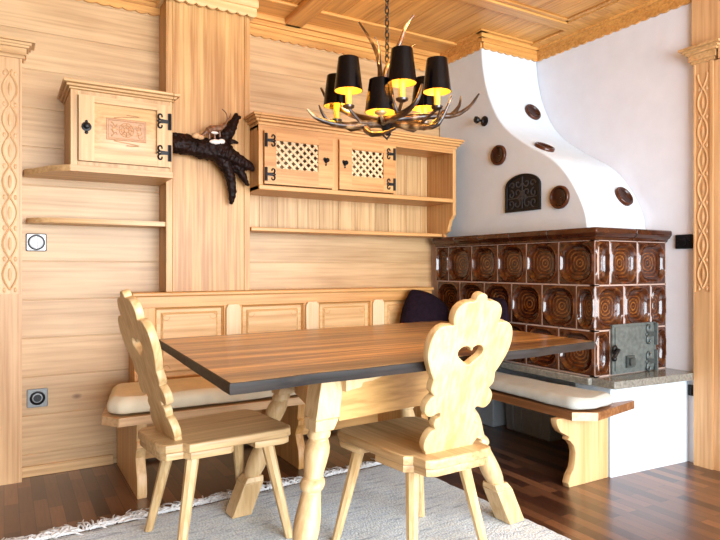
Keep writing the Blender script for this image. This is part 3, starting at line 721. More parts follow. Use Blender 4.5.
pillow('throw_pillow',frame((2.54,2.83,.685),(.15,-1,.2),(.25,.2,1)),.42,.46,.14,purple,'dark plum throw pillow leaning on the brown stove tiles behind the chair',2)

# ------------------------------------------------------------------ tiled stove
st=thing('tiled_stove','brown glazed tiled stove with a white plastered hood in the right corner','stove',(2.97,2.8,0))
SX,SY=2.675,2.112; SZ0,SZ1=.505,1.228
b=MB(); b.prism([(2.695,2.03),(XW-.003,1.985),(XW-.003,2.26),(2.695,2.26)],0,.462); b.box(3.12,XW-.003,2.26,YW-.003,0,.462); b.box(2.70,3.12,3.38,YW-.003,0,.462); b.box(2.70,XW-.003,2.06,YW-.003,.452,.4635)
b.build('base',plaster2,st,bevel=.006)
b=MB(); b.prism([(2.665,1.985),(XW-.002,1.935),(XW-.002,YW-.004),(2.665,YW-.004)],.464,.503); b.box(2.635,2.665,2.12,3.43,.464,.503); b.build('stone_ledge',stone,st,bevel=.006)
def tilefield(b,M,w,h,rx,n=34):
    g=.0035; V=[];F=[];A=[]
    for j in range(n+1):
        for i in range(n+1):
            u=i/n*2-1; v=j/n*2-1
            # border land, then round dish with ripples
            ex=max(abs(u),abs(v)); rr=(abs(u)**2.7+abs(v)**2.7)**(1/2.7)/.86
            d=.0; a=.03
            if ex>.94: d=-.006*((ex-.94)/.06)**2
            if ex>.9: a=.16
            if rr<1:
                k=1-rr*rr
                d-=.030*max(0,1-rr**3.2)**.75; d+=.0012*math.cos(rr*5.2*2*PI)*min(1,k*3)
                a=-.03+.46*max(0,math.cos(rr*5.2*2*PI))*(.3+.7*k)+.08*k
            elif rr<1.10: d+=.006*math.sin((rr-1)/.10*PI); a=.22
            V.append((w/2+(w/2-g)*u,h/2+(h/2-g)*v,d)); A.append(a)
    for j in range(n):
        for i in range(n): F.append((j*(n+1)+i,j*(n+1)+i+1,(j+1)*(n+1)+i+1,(j+1)*(n+1)+i))
    b.add(V,F,M,0,A)
rh=(SZ1-SZ0)/3
b=MB()
tw=.244
# left face (looks -X): local x runs from the front corner towards the back wall
LB=3.47
def face_row(b,o,xd,cuts,z):
    for c0,c1 in cuts:
        M=frame((o[0]+xd[0]*c0,o[1]+xd[1]*c0,z),xd,(0,0,1))
        tilefield(b,M,c1-c0,rh,min((c1-c0)*.40,rh*.42))
def cuts_from(first,L,w=tw):
    out=[];x=0;c=first
    while x<L-.02:
        e=min(x+c,L); out.append((x,e)); x=e; c=w
    return out
LL=LB-SY; FL=XW-.006-SX
for r in range(3):
    z=SZ1-rh*(r+1)
    left=cuts_from(tw if r!=1 else .122,LL)
    # left face: x axis must run front->back with normal -X: direct frame gives normal = xd x up
    # use reversed direction (back->front) so the tile faces -X
    for c0,c1 in left:
        M=frame((SX,SY+c1,z),(0,-1,0),(0,0,1)); tilefield(b,M,c1-c0,rh,min((c1-c0)*.40,rh*.42))
    if r==0: fr=[(0,.122),(.122,.356),(.356,FL)]
    elif r==1: fr=[(0,.24),(.24,.475),(.475,FL)]
    else: fr=[(0,.122),(.505,FL)]
    for c0,c1 in fr:
        M=frame((SX+c0,SY,z),(1,0,0),(0,0,1)); tilefield(b,M,c1-c0,rh,min((c1-c0)*.40,rh*.42))
tb=b.build('tile_body',glaze,st,angle=60)
b=MB(); b.box(SX+.035,XW-.004,SY+.035,YW-.004,SZ0-.001,SZ1+.03)
for r in range(4):
    z=SZ0+rh*r; b.box(SX+.003,SX+.036,SY+.003,LB,z-.004,z+.004); b.box(SX+.003,XW-.005,SY+.003,SY+.036,z-.004,z+.004)
for r in range(3):
    z=SZ1-rh*(r+1)
    for c in [0]+[c1 for c0,c1 in cuts_from(tw if r!=1 else .122,LL)]: b.box(SX+.003,SX+.036,SY+c-.004+.007*(c==0),SY+c+.004+.004*(c==0),z,z+rh)
    for c in {0:(.122,.356,FL-.004),1:(.24,.475,FL-.004),2:(.122,.505,FL-.004)}[r]: b.box(SX+c-.004,SX+c+.004,SY+.003,SY+.036,z,z+rh)
b.build('grout_core',grout,st)
# cornice tiles
prof=[(0,SZ1),(.006,SZ1),(.010,SZ1+.014),(.022,SZ1+.022),(.030,SZ1+.034),(.034,SZ1+.038),(.034,SZ1+.060),(.028,SZ1+.066),(-.05,SZ1+.066),(-.05,SZ1)]
b=MB()
def corn(b,pts_fn,c0,c1,m0=False,m1=False):
    V=[];n=len(prof)
    for c,mt in ((c0,m0),(c1,m1)):
        for e,z in prof: V.append(pts_fn(c,e,z,mt))
    b.add(V,[tuple(range(n)),tuple(range(2*n-1,n-1,-1))]+[(i,n+i,n+(i+1)%n,(i+1)%n) for i in range(n)],None,0,[.04+.08*rnd.random()]*(2*n))
cs=[0,.30,.60,.88,1.12,LL]
for i in range(len(cs)-1):
    corn(b,lambda c,e,z,mt:(SX-e,SY+c-(e if mt else 0),z),cs[i]+(.002 if i else 0),cs[i+1]-.002,m0=(i==0))
fs=[0,.30,FL+.003]
for i in range(2):
    corn(b,lambda c,e,z,mt:(SX+c-(e if mt else 0),SY-e,z),fs[i]+(.002 if i else 0),fs[i+1]-.002,m0=(i==0))
b.build('cornice',glaze,st,bevel=.003)
# hood: flat side at X=2.78, ogee front sweeping down to the tile top
HX=2.78; HT=SZ1+.0665
hp=[(3.105,ZC-.01),(3.10,2.56),(3.085,2.42),(3.05,2.28),(2.995,2.15),(2.93,2.045),(2.85,1.96),(2.75,1.885),(2.65,1.82),(2.56,1.768),(2.48,1.715),(2.41,1.65),(2.355,1.58),(2.31,1.51),(2.275,1.44),(2.25,1.37),(2.24,HT)]
hs=smooth(hp,4)
poly=[(YW-.002,HT),(YW-.002,ZC-.01)]+[(y,z) for y,z in hs]
M=frame((HX,0,0),(0,1,0),(0,0,1))
b=MB(); b.plate([poly],XW-.002-HX,M@Matrix.Translation((0,0,(XW-.002-HX)/2)),bev=.012,res=3)
hd=b.build('hood',plaster2,st,angle=50)
def at_curve(px,py):
    # where the photo's sight line meets the hood front
    f=605.;th=math.atan(356/605);S,C=math.sin(th),math.cos(th); r=(px-360)/f; up=(268-py)/f
    d=Vector((S+r*C,C-r*S,up)); best=None
    for i in range(len(hs)-1):
        for k in range(10):
            t=k/10; y=hs[i][0]*(1-t)+hs[i+1][0]*t; z=hs[i][1]*(1-t)+hs[i+1][1]*t
            s=y/d.y; e=abs(H+s*d.z-z)
            if best is None or e<best[0]:
                ty=Vector((0,hs[i+1][0]-hs[i][0],hs[i+1][1]-hs[i][1])).normalized(); best=(e,Vector((s*d.x,y,z)),ty)
    return best[1],best[2]
glaze_d=plain('dark_brown_glaze',(.030,.008,.004),.22,spec=.35,bscale=30,var=.3)
glaze_r=plain('brown_glaze_rim',(.07,.02,.008),.2,spec=.35,bscale=30,var=.3)
def rosette(M,r=.062):
    b=MB()
    b.lathe([(r*1.03,-.018),(r*1.03,.006),(r*.98,.011),(r*.90,.012),(r*.84,.009)],M,28,0,cap=False)
    b.lathe([(r*.84,.009),(r*.78,.004),(r*.66,-.001),(r*.45,-.005),(r*.2,-.0075),(.001,-.008)],M,28,1,cap=False)
    return b.build('rosette',[glaze_r,glaze_d],st,angle=60)
rosette(frame((HX-.0085,2.936,1.814),(0,-1,0),(0,0,1)),.064); rosette(frame((HX-.0085,2.434,1.49),(0,-1,0),(0,0,1)),.066)
for px,py in ((532,113),(544,148.5),(623,197)):
    p,t=at_curve(px,py); nn=Vector((1,0,0)).cross(-t); rosette(frame(p+nn*.009,(1,0,0),-t),.062)
# arched iron vent grille on the hood's side
vg0,vg1,vz0,vz1=2.578,2.872,1.432,1.665
ym,hw=(vg0+vg1)/2,(vg1-vg0)/2
arch=[(-hw,0),(hw,0),(hw,.155)]+[(hw*math.cos(R(a)),.155+.078*math.sin(R(a))) for a in range(10,171,10)]+[(-hw,.155)]
inn=[(x*.86,.018+z*.87) for x,z in arch]
M=frame((HX,ym,vz0),(0,-1,0),(0,0,1))
b=MB(); b.plate([arch],.004,M@Matrix.Translation((0,0,.002)),bev=.001); gr=b.build('vent_grille',black,st)
b=MB(); b.plate([arch,inn],.012,M@Matrix.Translation((0,0,.008)),bev=.003); b.build('grille_frame',iron,gr)
b=MB()
def scroll(b,cx,cz,r,a0,turn,M):
    pts=[(cx+r*(1-t/20)*math.cos(a0+turn*t*.36),cz+r*(1-t/20)*math.sin(a0+turn*t*.36),.008) for t in range(17)]
    b.tube(pts,.0042,6,M)
for sx in (-1,1):
    for cx,cz,r,a0,tn in ((.045,.05,.035,PI/2,1),(.095,.05,.03,-PI/2,-1),(.04,.115,.034,-PI/2,-1),(.095,.11,.028,PI/2,1),(.035,.175,.028,PI,1),(.085,.165,.026,0,1),(.015,.085,.02,0,1)):
        scroll(b,sx*cx,cz,r,a0 if sx>0 else PI-a0,tn*sx,M)
b.tube([(0,.02,.008),(0,.215,.008)],.004,6,M); b.tube([(-.12,.085,.008),(.12,.085,.008)],.0035,6,M)
b.plate([[(0,.085),(.02,.105),(.012,.13),(0,.12),(-.012,.13),(-.02,.105)]],.006,M@Matrix.Translation((0,0,.009)),bev=.001)
b.build('scrollwork',plain('grille_iron',(.035,.037,.04),.4,bscale=90),gr)  # paler than the frame iron so the scrolls stand out
# damper knob
M=frame((HX,3.075,2.065),(0,-1,0),(0,0,1))
b=MB(); b.lathe([(.034,0),(.034,.006),(.022,.012),(.008,.014),(.008,.05),(.018,.055),(.024,.068),(.018,.082),(.001,.086)],M,16)
b.tube([(-.028,.02,.05),(0,0,.052),(.03,-.012,.05)],.007,8,M); b.ball((-.03,.022,.05),.012,M); b.ball((.033,-.013,.05),.012,M)
b.build('damper_knob',iron,st)
# firebox door
M=frame((SX,SY,SZ0),(1,0,0),(0,0,1)); d0,d1=.124,.503
b=MB(); b.prism([(d0,.004),(d1,.004),(d1,rh+.03),(d0,rh+.03)],.0,.012,M); dr=b.build('firebox_door',irong,st,bevel=.003)
b=MB(); b.prism([(d0+.018,.022),(d1-.014,.022),(d1-.014,rh+.014),(d0+.018,rh+.014)],.012,.018,M)
for x in (d0+.012,d1-.012):
    for z in (.015,.13,rh+.02): b.ball((x,z,.012),.005,M,8)
b.build('door_leaf',irong,dr,bevel=.003)
b=MB(); b.prism([(d0+.10,.035),(d0+.165,.035),(d0+.165,.10),(d0+.10,.10)],.018,.03,M); b.prism([(d0+.113,.048),(d0+.152,.048),(d0+.152,.087),(d0+.113,.087)],.03,.045,M); b.build('air_slide',irond,dr,bevel=.003)
for z in (.055,rh-.035):
    b=MB(); hinge(b,M@Matrix.Translation((d1-.012,z,.0185)),1.45,-1); b.build('hinge',irond,dr)
b=MB(); b.tube([(d0+.012,.135,.018),(d0+.0,.14,.05),(d0-.03,.13,.062),(d0-.05,.105,.06)],[.012,.010,.009,.011],8,M); b.ball((d0+.01,.137,.022),.02,M,10,0,(1,1.4,.5)); b.ball((d0-.05,.10,.06),.015,M); b.build('handle',iron,dr)

# black bracket on the wall next to the door frame
b=MB(); M=frame((XW,2.005,1.228),(0,-1,0),(0,0,1)); b.plate([rrect(.05,.040,.006)],.014,M@Matrix.Translation((0,0,.007)),bev=.003); b.lathe([(.02,.013),(.02,.02),(.012,.022),(.001,.022)],M,16)
for sx in (-1,1): b.ball((sx*.036,0,.014),.006,M,8)
tag(b.build('wall_bracket',iron),'black square iron bracket on the white wall beside the right door frame','bracket')
b=MB(); M=frame((XW,1.96,.40),(0,-1,0),(0,0,1)); b.plate([rrect(.022,.030,.004)],.012,M@Matrix.Translation((0,0,.006)),bev=.002); b.tube([(0,-.02,.014),(0,.02,.014)],.006,8,M)
tag(b.build('wall_catch',iron),'tiny black iron catch low on the white wall beside the door frame','catch')

# ------------------------------------------------------------------ storage boxes under the bench
def sbox(name,x0,x1,y0,y1,h,mat,label,ribs):
    t=thing(name,label,'box',((x0+x1)/2,(y0+y1)/2,0))
    b=MB(); e=.012
    v=[(x0+e,y0+e,0),(x1-e,y0+e,0),(x1-e,y1-e,0),(x0+e,y1-e,0),(x0,y0,h-.04),(x1,y0,h-.04),(x1,y1,h-.04),(x0,y1,h-.04)]
    b.add(v,[(3,2,1,0),(4,5,6,7),(0,1,5,4),(1,2,6,5),(2,3,7,6),(3,0,4,7)])
    for k in range(ribs):
        y=y0+(y1-y0)*(k+1)/(ribs+1); b.box(x0-.004,x0+.02,y-.008,y+.008,.02,h-.05)
    b.build('tub',mat,t,bevel=.008)
    b=MB(); b.box(x0-.01,x1+.01,y0-.01,y1+.01,h-.04,h-.012); b.box(x0+.02,x1-.02,y0+.02,y1-.02,h-.012,h); b.build('lid',mat,t,bevel=.008)
sbox('storage_box',2.84,3.09,3.06,3.34,.30,greyb,'grey-blue lidded storage box on the floor at the back under the stove bench',0)
sbox('storage_box',2.90,3.095,2.62,3.02,.30,greyb2,'dark grey ribbed storage box on the floor under the stove bench',4)

# ------------------------------------------------------------------ rug
ang=R(3.5); ca,sa=math.cos(ang),math.sin(ang)
RO=Vector((1.90,2.80,0)); ux=Vector((-ca,-sa,0)); uy=Vector((sa*.6,-1,0)).normalized()
LXr,LYr=2.2,2.4
b=MB(); nx,ny=90,90; V=[];F=[]
for j in range(ny+1):
    for i in range(nx+1):
        p=RO+ux*(LXr*i/nx)+uy*(LYr*j/ny)
        edge=0 if 0<i<nx and 0<j<ny else 1
        V.append((p.x+rnd.uniform(-.004,.004),p.y+rnd.uniform(-.004,.004),.002 if edge else .011+rnd.uniform(-.0012,.0012)))
for j in range(ny):
    for i in range(nx): F.append((j*(nx+1)+i,j*(nx+1)+i+1,(j+1)*(nx+1)+i+1,(j+1)*(nx+1)+i))
b.add(V,F); rug=b.build('rug',m_rug,angle=180); tag(rug,'pale grey-white woven rug with a shaggy fringe under the dining table','rug')
b=MB()
for i in range(420):
    t=(i+rnd.random())/420; p=RO+ux*(LXr*t); L=rnd.uniform(.04,.11); a=rnd.gauss(0,.7)
    dv=(-uy*math.cos(a)+ux*math.sin(a)); c=rnd.uniform(-.5,.5); pts=[]
    for k in range(5):
        s=k/4; q=p-uy*-.0+dv*L*s+Vector((-dv.y,dv.x,0))*c*L*s*s; pts.append((q.x,q.y,.008+.014*math.sin(PI*s)*rnd.uniform(.4,1)))
    b.tube(pts,[.0045,.004,.0042,.0035,.0025],5)
fr=b.build('fringe',wool,rug,angle=60); fr['kind']='stuff'

# ------------------------------------------------------------------ dining table
RZ=.0145
tb_=thing('dining_table','big dark-edged plank dining table on pale turned trestle legs','table',(1.37,2.25,RZ))
cor=[Vector((.527,1.582)),Vector((2.159,1.71)),Vector((2.215,2.83)),Vector((.58,2.724))]
ZT=.77; TH=.031
b=MB(); K=7; rr=random.Random(3)
edges=[0]+sorted(min(.98,max(.03,(k+rr.uniform(-.22,.22))/K)) for k in range(1,K))+[1]
def wav(x,s): return .006*math.sin(x*9+s)+.004*math.sin(x*23+2*s)
for k in range(K):
    t0,t1=edges[k],edges[k+1]; lo=[];hi=[]
    for i in range(25):
        s=i/24; A=cor[0].lerp(cor[1],s); B=cor[3].lerp(cor[2],s)
        p=A.lerp(B,t0); q=A.lerp(B,t1)
        if k==0: p=p+Vector((0,wav(p.x,1)))
        if k==K-1: q=q+Vector((0,wav(q.x,2)))
        lo.append((p.x,p.y+(.0003 if k else 0))); hi.append((q.x,q.y-(.0003 if k<K-1 else 0)))
    poly=lo+hi[::-1]; n=len(poly)
    V=[(x,y,ZT-TH) for x,y in poly]+[(x,y,ZT) for x,y in poly]
    b.add(V,[tuple(range(n-1,-1,-1)),tuple(range(n,2*n))]+[(i,(i+1)%n,n+(i+1)%n,n+i) for i in range(n)])
top=b.build('tabletop',w_top,tb_)
# dark waney edge all round
b=MB(); path=[]
for i in range(40): s=i/40; p=cor[0].lerp(cor[1],s); path.append((p.x,p.y+wav(p.x,1)))
for i in range(16): p=cor[1].lerp(cor[2],i/16); path.append((p.x,p.y))
for i in range(40): p=cor[2].lerp(cor[3],i/40); path.append((p.x,p.y+wav(p.x,2)))
for i in range(16): p=cor[3].lerp(cor[0],i/16); path.append((p.x,p.y))
n=len(path); C=Vector((1.37,2.2)); V=[]
prof=[(0,ZT-.0004),(.004,ZT-.002),(.0055,ZT-.013),(.0045,ZT-.024),(.003,ZT-TH-.002),(-.02,ZT-TH-.0012)]
for i in range(n):
    p=Vector(path[i]); t=(Vector(path[(i+1)%n])-Vector(path[i-1])).normalized(); nn=Vector((t.y,-t.x)); jit=rnd.uniform(-.0012,.0012)
    for e,z in prof: V.append((p.x+nn.x*(e+jit*(e>0)),p.y+nn.y*(e+jit*(e>0)),z))
m=len(prof); F=[]
for i in range(n):
    for k in range(m-1):
        i2=(i+1)%n; F.append((i*m+k,i*m+k+1,i2*m+k+1,i2*m+k))
b.add(V,F); b.build('edge_band',w_edge,top,angle=50)
# splayed legs: sheared so the feet stand flat
yaw=R(3)
def leg_mesh(foot,topv):
    sx=(topv[0]-foot[0])/.73; sy=(topv[1]-foot[1])/.73
    Sh=Matrix(((1,0,sx,foot[0]),(0,1,sy,foot[1]),(0,0,1,RZ),(0,0,0,1)))@Matrix.Rotation(yaw,4,'Z')
    b=MB(); w=.044
    b.box(-w,w,-w,w,0,.14,Sh); w=.046; b.box(-w,w,-w,w,.55,ZT-TH-.002-RZ,Sh)
    # chamfered shoulders
    for z0,z1 in ((.14,.165),(.55,.51)):
        w=.044 if z0<.3 else .046
        v=[(-w,-w,z0),(w,-w,z0),(w,w,z0),(-w,w,z0)]; r=.036; v+=[(-r,-r,z1),(r,-r,z1),(r,r,z1),(-r,r,z1)]
        b.add(v,[(0,1,5,4),(1,2,6,5),(2,3,7,6),(3,0,4,7),(0,1,2,3),(4,5,6,7)],Sh)
    prof=[(.034,.15),(.037,.17),(.042,.19),(.044,.215),(.043,.245),(.038,.28),(.033,.315),(.031,.325),(.039,.331),(.042,.340),(.042,.350),(.039,.358),(.032,.364),(.034,.38),(.040,.41),(.0435,.435),(.043,.455),(.036,.476),(.032,.483),(.039,.488),(.040,.498),(.034,.52)]
    b.lathe(prof,Sh,24); return b
FLf,FRf,BLf,BRf=(.79,1.74),(1.85,1.89),(.875,2.53),(1.92,2.66)
for f,(dx,dy) in ((FLf,(.21,.18)),(FRf,(-.28,.10)),(BLf,(.27,-.06)),(BRf,(-.20,-.08))):
    leg_mesh(f,(f[0]+dx,f[1]+dy)).build('leg',w_leg,tb_,bevel=.004)
# apron boards between the leg heads
def apron(p,q,z0,z1,t):
    p=Vector((*p,0)); q=Vector((*q,0)); L=(q-p).length; M=frame(p,(q-p),(0,0,1)); b=MB(); b.prism([(0,z0),(L,z0),(L,z1),(0,z1)],-t/2,t/2,M); return b
T=lambda f,dx,dy:(f[0]+dx*.92,f[1]+dy*.92)
a0,a1,a2,a3=T(FLf,.21,.18),T(FRf,-.28,.10),T(BRf,-.20,-.08),T(BLf,.27,-.06)
for p,q in ((a0,a1),(a3,a2),(a0,a3),(a1,a2)):
    P,Q=Vector(p),Vector(q); d=(Q-P).normalized()*.045
    apron(P+d,Q-d,.535,ZT-TH-.002,.03).build('apron',w_apr,tb_,bevel=.003)
# stepped corbels on the front apron
for p,s in ((a0,1),(a1,-1)):
    d=(Vector(a1)-Vector(a0)).normalized()
    zt=ZT-TH-.002
    pf=[(0,zt),(.155,zt),(.15,zt-.022),(.135,zt-.034),(.115,zt-.038),(.105,zt-.05),(.08,zt-.058),(.05,zt-.06),(.045,zt-.075),(0,zt-.082)]
    pf=[(x*1.5,zt+(z-zt)*1.05) for x,z in pf]
    o2=Vector(p)+d*s*.035; M=frame((o2.x,o2.y-.05,0),(d.x*s,d.y*s,0),(0,0,1))
    b=MB(); b.plate([pf],.06,M,bev=.003); b.build('corbel',w_leg,tb_)

# ------------------------------------------------------------------ dining chairs
def remap(z):
    k=[(0,0),(.09,.09),(.22,.25),(.285,.32),(.41,.455),(.77,.81),(1,1)]; t=z/.543
    for (a,b0),(c,d0) in zip(k,k[1:]):
        if t<=c+1e-6: return .585*(b0+(d0-b0)*(t-a)/(c-a))
    return .585
def halfprof():
    secs=[[(.108,0),(.112,.012)],[(.112,.014),(.124,.03),(.124,.055),(.108,.078),(.092,.084)],
          [(.090,.086),(.098,.098),(.094,.112),(.080,.118)],[(.078,.122),(.082,.132),(.10,.130)],
          [(.10,.128),(.125,.125),(.146,.140),(.148,.165),(.132,.185),(.122,.19)],
          [(.124,.194),(.138,.21),(.136,.235),(.134,.242)],
          [(.136,.246),(.156,.28),(.174,.325),(.176,.37),(.162,.405),(.132,.424),(.098,.422)],
          [(.094,.424),(.100,.445),(.098,.475),(.082,.50),(.056,.512),(.034,.512)],[(.030,.514),(.024,.516)],[(.024,.518),(.020,.533),(.010,.541),(0,.543)]]
    out=[]
    for s in secs: out+=smooth([(a,b_) for a,b_ in s],4)
    return [(x*(1.0+.07*min(1,z/.3)),remap(z)) for x,z in out]
hpf=halfprof(); outline=[(x,z) for x,z in hpf]+[(-x,z) for x,z in hpf[::-1][1:]]
heart=[]
for i in range(36):
    t=2*PI*i/36; x=16*math.sin(t)**3; z=13*math.cos(t)-5*math.cos(2*t)-2*math.cos(3*t)-math.cos(4*t)
    heart.append((x/16*.058,remap(.318)+max(z,-14)/16*.043))
def make_chair(name,label,loc,rz,group):
    t=thing(name,label,'chair',(0,0,0),group)
    # local: +x front, seat top .44
    zs,th=.428,.034
    side=[(-.275,.118),(-.255,.150),(-.195,.155),(-.18,.185),(-.02,.196),(.20,.208),(.232,.195),(.250,.160)]
    poly=side+[(x,-y) for x,y in side[::-1]]
    b=MB(); b.plate([poly],th,Matrix.Translation((0,0,zs-th/2)),bev=.007,res=2); b.build('seat',w_chx,t)
    for pl in ([(-.268,.115),(-.25,.143),(-.19,.148),(-.172,.180),(-.02,.190),(-.005,.178)],[(.08,.188),(.095,.196),(.196,.202),(.226,.190),(.243,.158)]):
        pl=pl+[(x,-y) for x,y in pl[::-1]]; b=MB(); b.plate([pl],.026,Matrix.Translation((0,0,zs-th-.0135)),bev=.004); b.build('batten',w_chx,t)
    for x,y,fx,fy in ((.155,.14,.215,.215),(.155,-.14,.215,-.215),(-.14,.115,-.215,.175),(-.14,-.115,-.215,-.175)):
        b=MB(); z1=zs-th-.02; n=8; V=[]
        for zz,w,cx,cy in ((0,.0155,fx,fy),(z1*.5,.020,(x+fx)/2,(y+fy)/2),(z1,.024,x,y)):
            for k in range(8):
                a=PI/8+k*PI/4; V.append((cx+w*1.08*math.cos(a)*(1.0 if k%1 else 1),cy+w*1.08*math.sin(a),zz))
        F=[tuple(range(7,-1,-1)),tuple(range(16,24))]
        for r_ in range(2):
            for k in range(8): F.append((r_*8+k,r_*8+(k+1)%8,(r_+1)*8+(k+1)%8,(r_+1)*8+k))
        b.add(V,F); b.build('leg',w_chz,t,angle=20)
    lean=math.atan2(.165,.56)
    M=frame((-.192,0,zs-.004),(0,1,0),(-math.sin(lean),0,math.cos(lean)))
    b=MB(); b.plate([outline,heart],.03,M,bev=.004,res=2); b.build('backrest',w_chz,t,angle=40)
    t.location=loc; t.rotation_euler=(0,0,rz)
    return t
ch=make_chair('dining_chair','pale pine dining chair with heart cut-out standing at the left end of the table',(.738,2.40,RZ),R(6),'pine dining chairs')
c2=dup(ch,(1.342,1.882,RZ),R(93)); c2['label']='pale pine heart-backed dining chair seen from behind, in front of the long table edge'

# ------------------------------------------------------------------ antler chandelier
f_=605.; th_=math.atan(356/605); S_,C_=math.sin(th_),math.cos(th_)
def P(u,v,d):
    r=(u-360)/f_; up=(268-v)/f_; return Vector((d*(S_+r*C_),d*(C_-r*S_),H+d*up))
HD=2.66
hub=P(387,122,HD)
cd=thing('antler_chandelier','antler chandelier with six black shades hanging on a chain above the table','chandelier',(hub.x,hub.y,hub.z-.1))
# chain and ceiling rose
b=MB(); zt=ZC-.02; z=hub.z+.13; k=0
while z<zt-.01:
    a=0 if k%2 else PI/2; pts=[]
    for i in range(12):
        t=2*PI*i/12; r=.0085*math.cos(t); zz=z+.014+.018*math.sin(t); pts.append((hub.x+r*math.cos(a),hub.y+r*math.sin(a),zz))
    b.tube(pts,.003,6,closed=True); z+=.0265; k+=1
b.build('chain',iron,cd)
b=MB(); b.lathe([(.001,-.07),(.012,-.065),(.016,-.045),(.04,-.025),(.05,-.004),(.05,-.001)],Matrix.Translation((hub.x,hub.y,ZC)),20); b.build('ceiling_rose',iron,cd)
b=MB(); b.lathe([(.004,-.06),(.016,-.05),(.024,-.03),(.045,-.015),(.05,0),(.04,.02),(.022,.035),(.018,.09),(.012,.13),(.004,.145)],Matrix.Translation(hub),20)
b.tube([hub+Vector((-.02,0,-.06)),hub+Vector((0,0,-.075)),hub+Vector((.018,0,-.05))],.005,6)
b.build('hub',iron,cd)
def antl(main,tines,r0=.017):
    b=MB(); ps=smooth([P(*q) for q in main],6); n=len(ps)
    b.tube(ps,[r0*(1-.72*(i/(n-1))**1.5)*(1+.06*math.sin(i*1.7)) for i in range(n)],8,jit=.05)
    for tn in tines:
        ps=smooth([P(*q) for q in tn],5); n=len(ps); b.tube(ps,[r0*.72*(1-.75*i/(n-1)) for i in range(n)],8,jit=.05)
    b.build('antler',antler,cd,angle=70)
antl([(384,124,2.66),(362,125,2.60),(342,125,2.54),(327,122,2.50),(315,117,2.47),(307,109,2.45)],[[(338,125,2.53),(325,117,2.50),(319,105,2.49)]])
antl([(378,122,2.66),(358,117,2.72),(341,109,2.78),(328,100,2.82),(321,88,2.84)],[[(345,111,2.77),(341,103,2.78),(341,95,2.79)]])
antl([(392,124,2.64),(410,126,2.60),(424,127,2.56),(436,125,2.54),(443,116,2.53),(452,96,2.52)],[[(430,126,2.55),(437,119,2.56),(440,110,2.57)]])
antl([(390,120,2.66),(415,117,2.70),(438,116,2.74),(455,115,2.78),(469,107,2.81),(479,94,2.83)],[[(452,115,2.77),(459,106,2.79),(461,96,2.80)]])
antl([(384,122,2.62),(395,117,2.52),(408,110,2.45),(417,100,2.42),(422,84,2.42)],[[(398,115,2.50),(395,106,2.48),(391,92,2.47)]])
antl([(376,121,2.68),(366,128,2.60),(372,134,2.55),(384,133,2.52),(396,128,2.50)],[])
antl([(400,124,2.68),(412,121,2.78),(425,126,2.86),(437,121,2.90),(443,110,2.92)],[])
antl([(388,118,2.68),(381,85,2.68),(379,62,2.70),(372,43,2.72),(359,22,2.74)],[[(379,66,2.70),(379,48,2.66),(375,37,2.64)]],.014)
antl([(384,80,2.66),(388,66,2.64),(395,54,2.60),(401,40,2.58),(406,26,2.56),(414,15,2.55)],[[(398,50,2.60),(408,48,2.57),(416,44,2.55)]],.014)
antl([(389,100,2.66),(388,82,2.72),(396,66,2.78),(404,50,2.82)],[],.012)
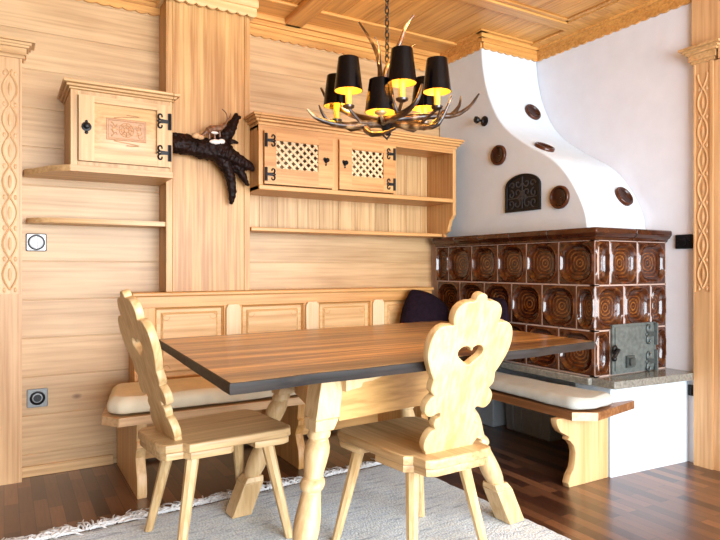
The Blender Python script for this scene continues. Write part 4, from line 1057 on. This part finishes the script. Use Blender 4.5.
# candles, bulbs, shades
ZS=1.835
lights=[]
for (u,d,k,ZS) in ((348.5,2.545,1.0,1.837),(402,2.45,1.0,1.840),(437,2.56,1.0,1.837),(380.5,2.50,1.08,1.735),(336.5,2.76,1.0,1.830),(424,2.78,1.0,1.824)):
    q=P(u,268,d); x,y=q.x,q.y; zb=ZS-.004; T_=Matrix.Translation((x,y,zb))
    cl=.066 if k==1 else .0
    b=MB(); b.lathe([(.012,-cl-.019),(.024,-cl-.012),(.026,-cl-.004),(.013,-cl)],T_,16); b.tube([(x,y,zb-cl-.014),(x*.7+hub.x*.3,y*.7+hub.y*.3,hub.z-.02),(x*.3+hub.x*.7,y*.3+hub.y*.7,hub.z-.01)],[.007,.008,.009],8); cp=b.build('candle_cup',antler,cd)
    b=MB(); b.lathe([(.013,-cl),(.0135,.02),(.010,.024)],T_,16); b.build('candle_sleeve',candle_m,cp)
    b=MB(); b.ball((x,y,zb+.055),.017,sc=(1,1,1.5)); b.build('bulb',bulb_m,cp)
    b=MB(); h,r0,r1=.138*(k if k==1 else .97),.0605*k,.0435*k; n=32; V=[];F=[]
    for r_,z in ((r0,0),(r1,h)):
        for i in range(n): a=2*PI*i/n; V.append((x+r_*math.cos(a),y+r_*math.sin(a),ZS-.012+z))
    for r_,z in ((r0-.0025,0),(r1-.0025,h)):
        for i in range(n): a=2*PI*i/n; V.append((x+r_*math.cos(a),y+r_*math.sin(a),ZS-.012+z))
    for i in range(n):
        j=(i+1)%n; F.append((i,j,n+j,n+i))
    b.add(V,F)
    b.add(V,[(2*n+j0,2*n+(j0+1)%n,3*n+(j0+1)%n,3*n+j0) for j0 in range(n)],mat=1)
    b.add(V,[(i,(i+1)%n,2*n+(i+1)%n,2*n+i) for i in range(n)]+[(n+i,n+(i+1)%n,3*n+(i+1)%n,3*n+i) for i in range(n)],mat=0)
    b.build('lamp_shade',[shade_o,gold],cp,angle=60)
    la=bpy.data.lights.new('candle_light','POINT'); la.energy=5.5; la.color=(1,.62,.22); la.shadow_soft_size=.02
    lo=bpy.data.objects.new('candle_light',la); col.objects.link(lo); lo.location=(x,y,zb+.095)

# ------------------------------------------------------------------ daylight
def area(name,loc,rot,sx,sy,e,c):
    l=bpy.data.lights.new(name,'AREA'); l.shape='RECTANGLE'; l.size=sx; l.size_y=sy; l.energy=e; l.color=c
    o=bpy.data.objects.new(name,l); col.objects.link(o); o.location=loc; o.rotation_euler=rot; return o
area('window_daylight',(1.375,YF-.03,1.28),(R(90),0,0),3.4,2.15,245,(.86,.93,1.0))       # front window, shines +Y
area('side_window_daylight',(XW+.01,-1.0,1.4),(0,R(90),0),1.7,1.5,55,(.86,.93,1.0))          # right opening, shines -X
w=bpy.data.worlds.new('World'); scn.world=w; w.use_nodes=True
w.node_tree.nodes['Background'].inputs[0].default_value=(.75,.86,1,1); w.node_tree.nodes['Background'].inputs[1].default_value=1.0

# ------------------------------------------------------------------ camera
ca_=bpy.data.cameras.new('camera'); co=bpy.data.objects.new('camera',ca_); col.objects.link(co)
co.location=(0,0,H); co.rotation_euler=(R(90),0,-th_)
ca_.sensor_width=36; ca_.lens=36*605/720; ca_.shift_y=-2/720; ca_.clip_start=.05
scn.camera=co
vs=scn.view_settings; scn.display_settings.display_device='sRGB'
vs.view_transform='Standard'; vs.look='None'; vs.exposure=0.82; vs.gamma=1; vs.use_curve_mapping=False
scn.cycles.max_bounces=8; scn.cycles.diffuse_bounces=3; scn.cycles.use_denoising=True; scn.cycles.sample_clamp_indirect=6
for kind,grp in (('seat_cushion','seat cushions on the benches'),('throw_pillow','dark throw pillows in the bench corner'),('storage_box','storage boxes under the stove bench')):
    for ob in col.objects:
        if ob.parent is None and ob.name.split('.')[0]==kind: ob['group']=grp
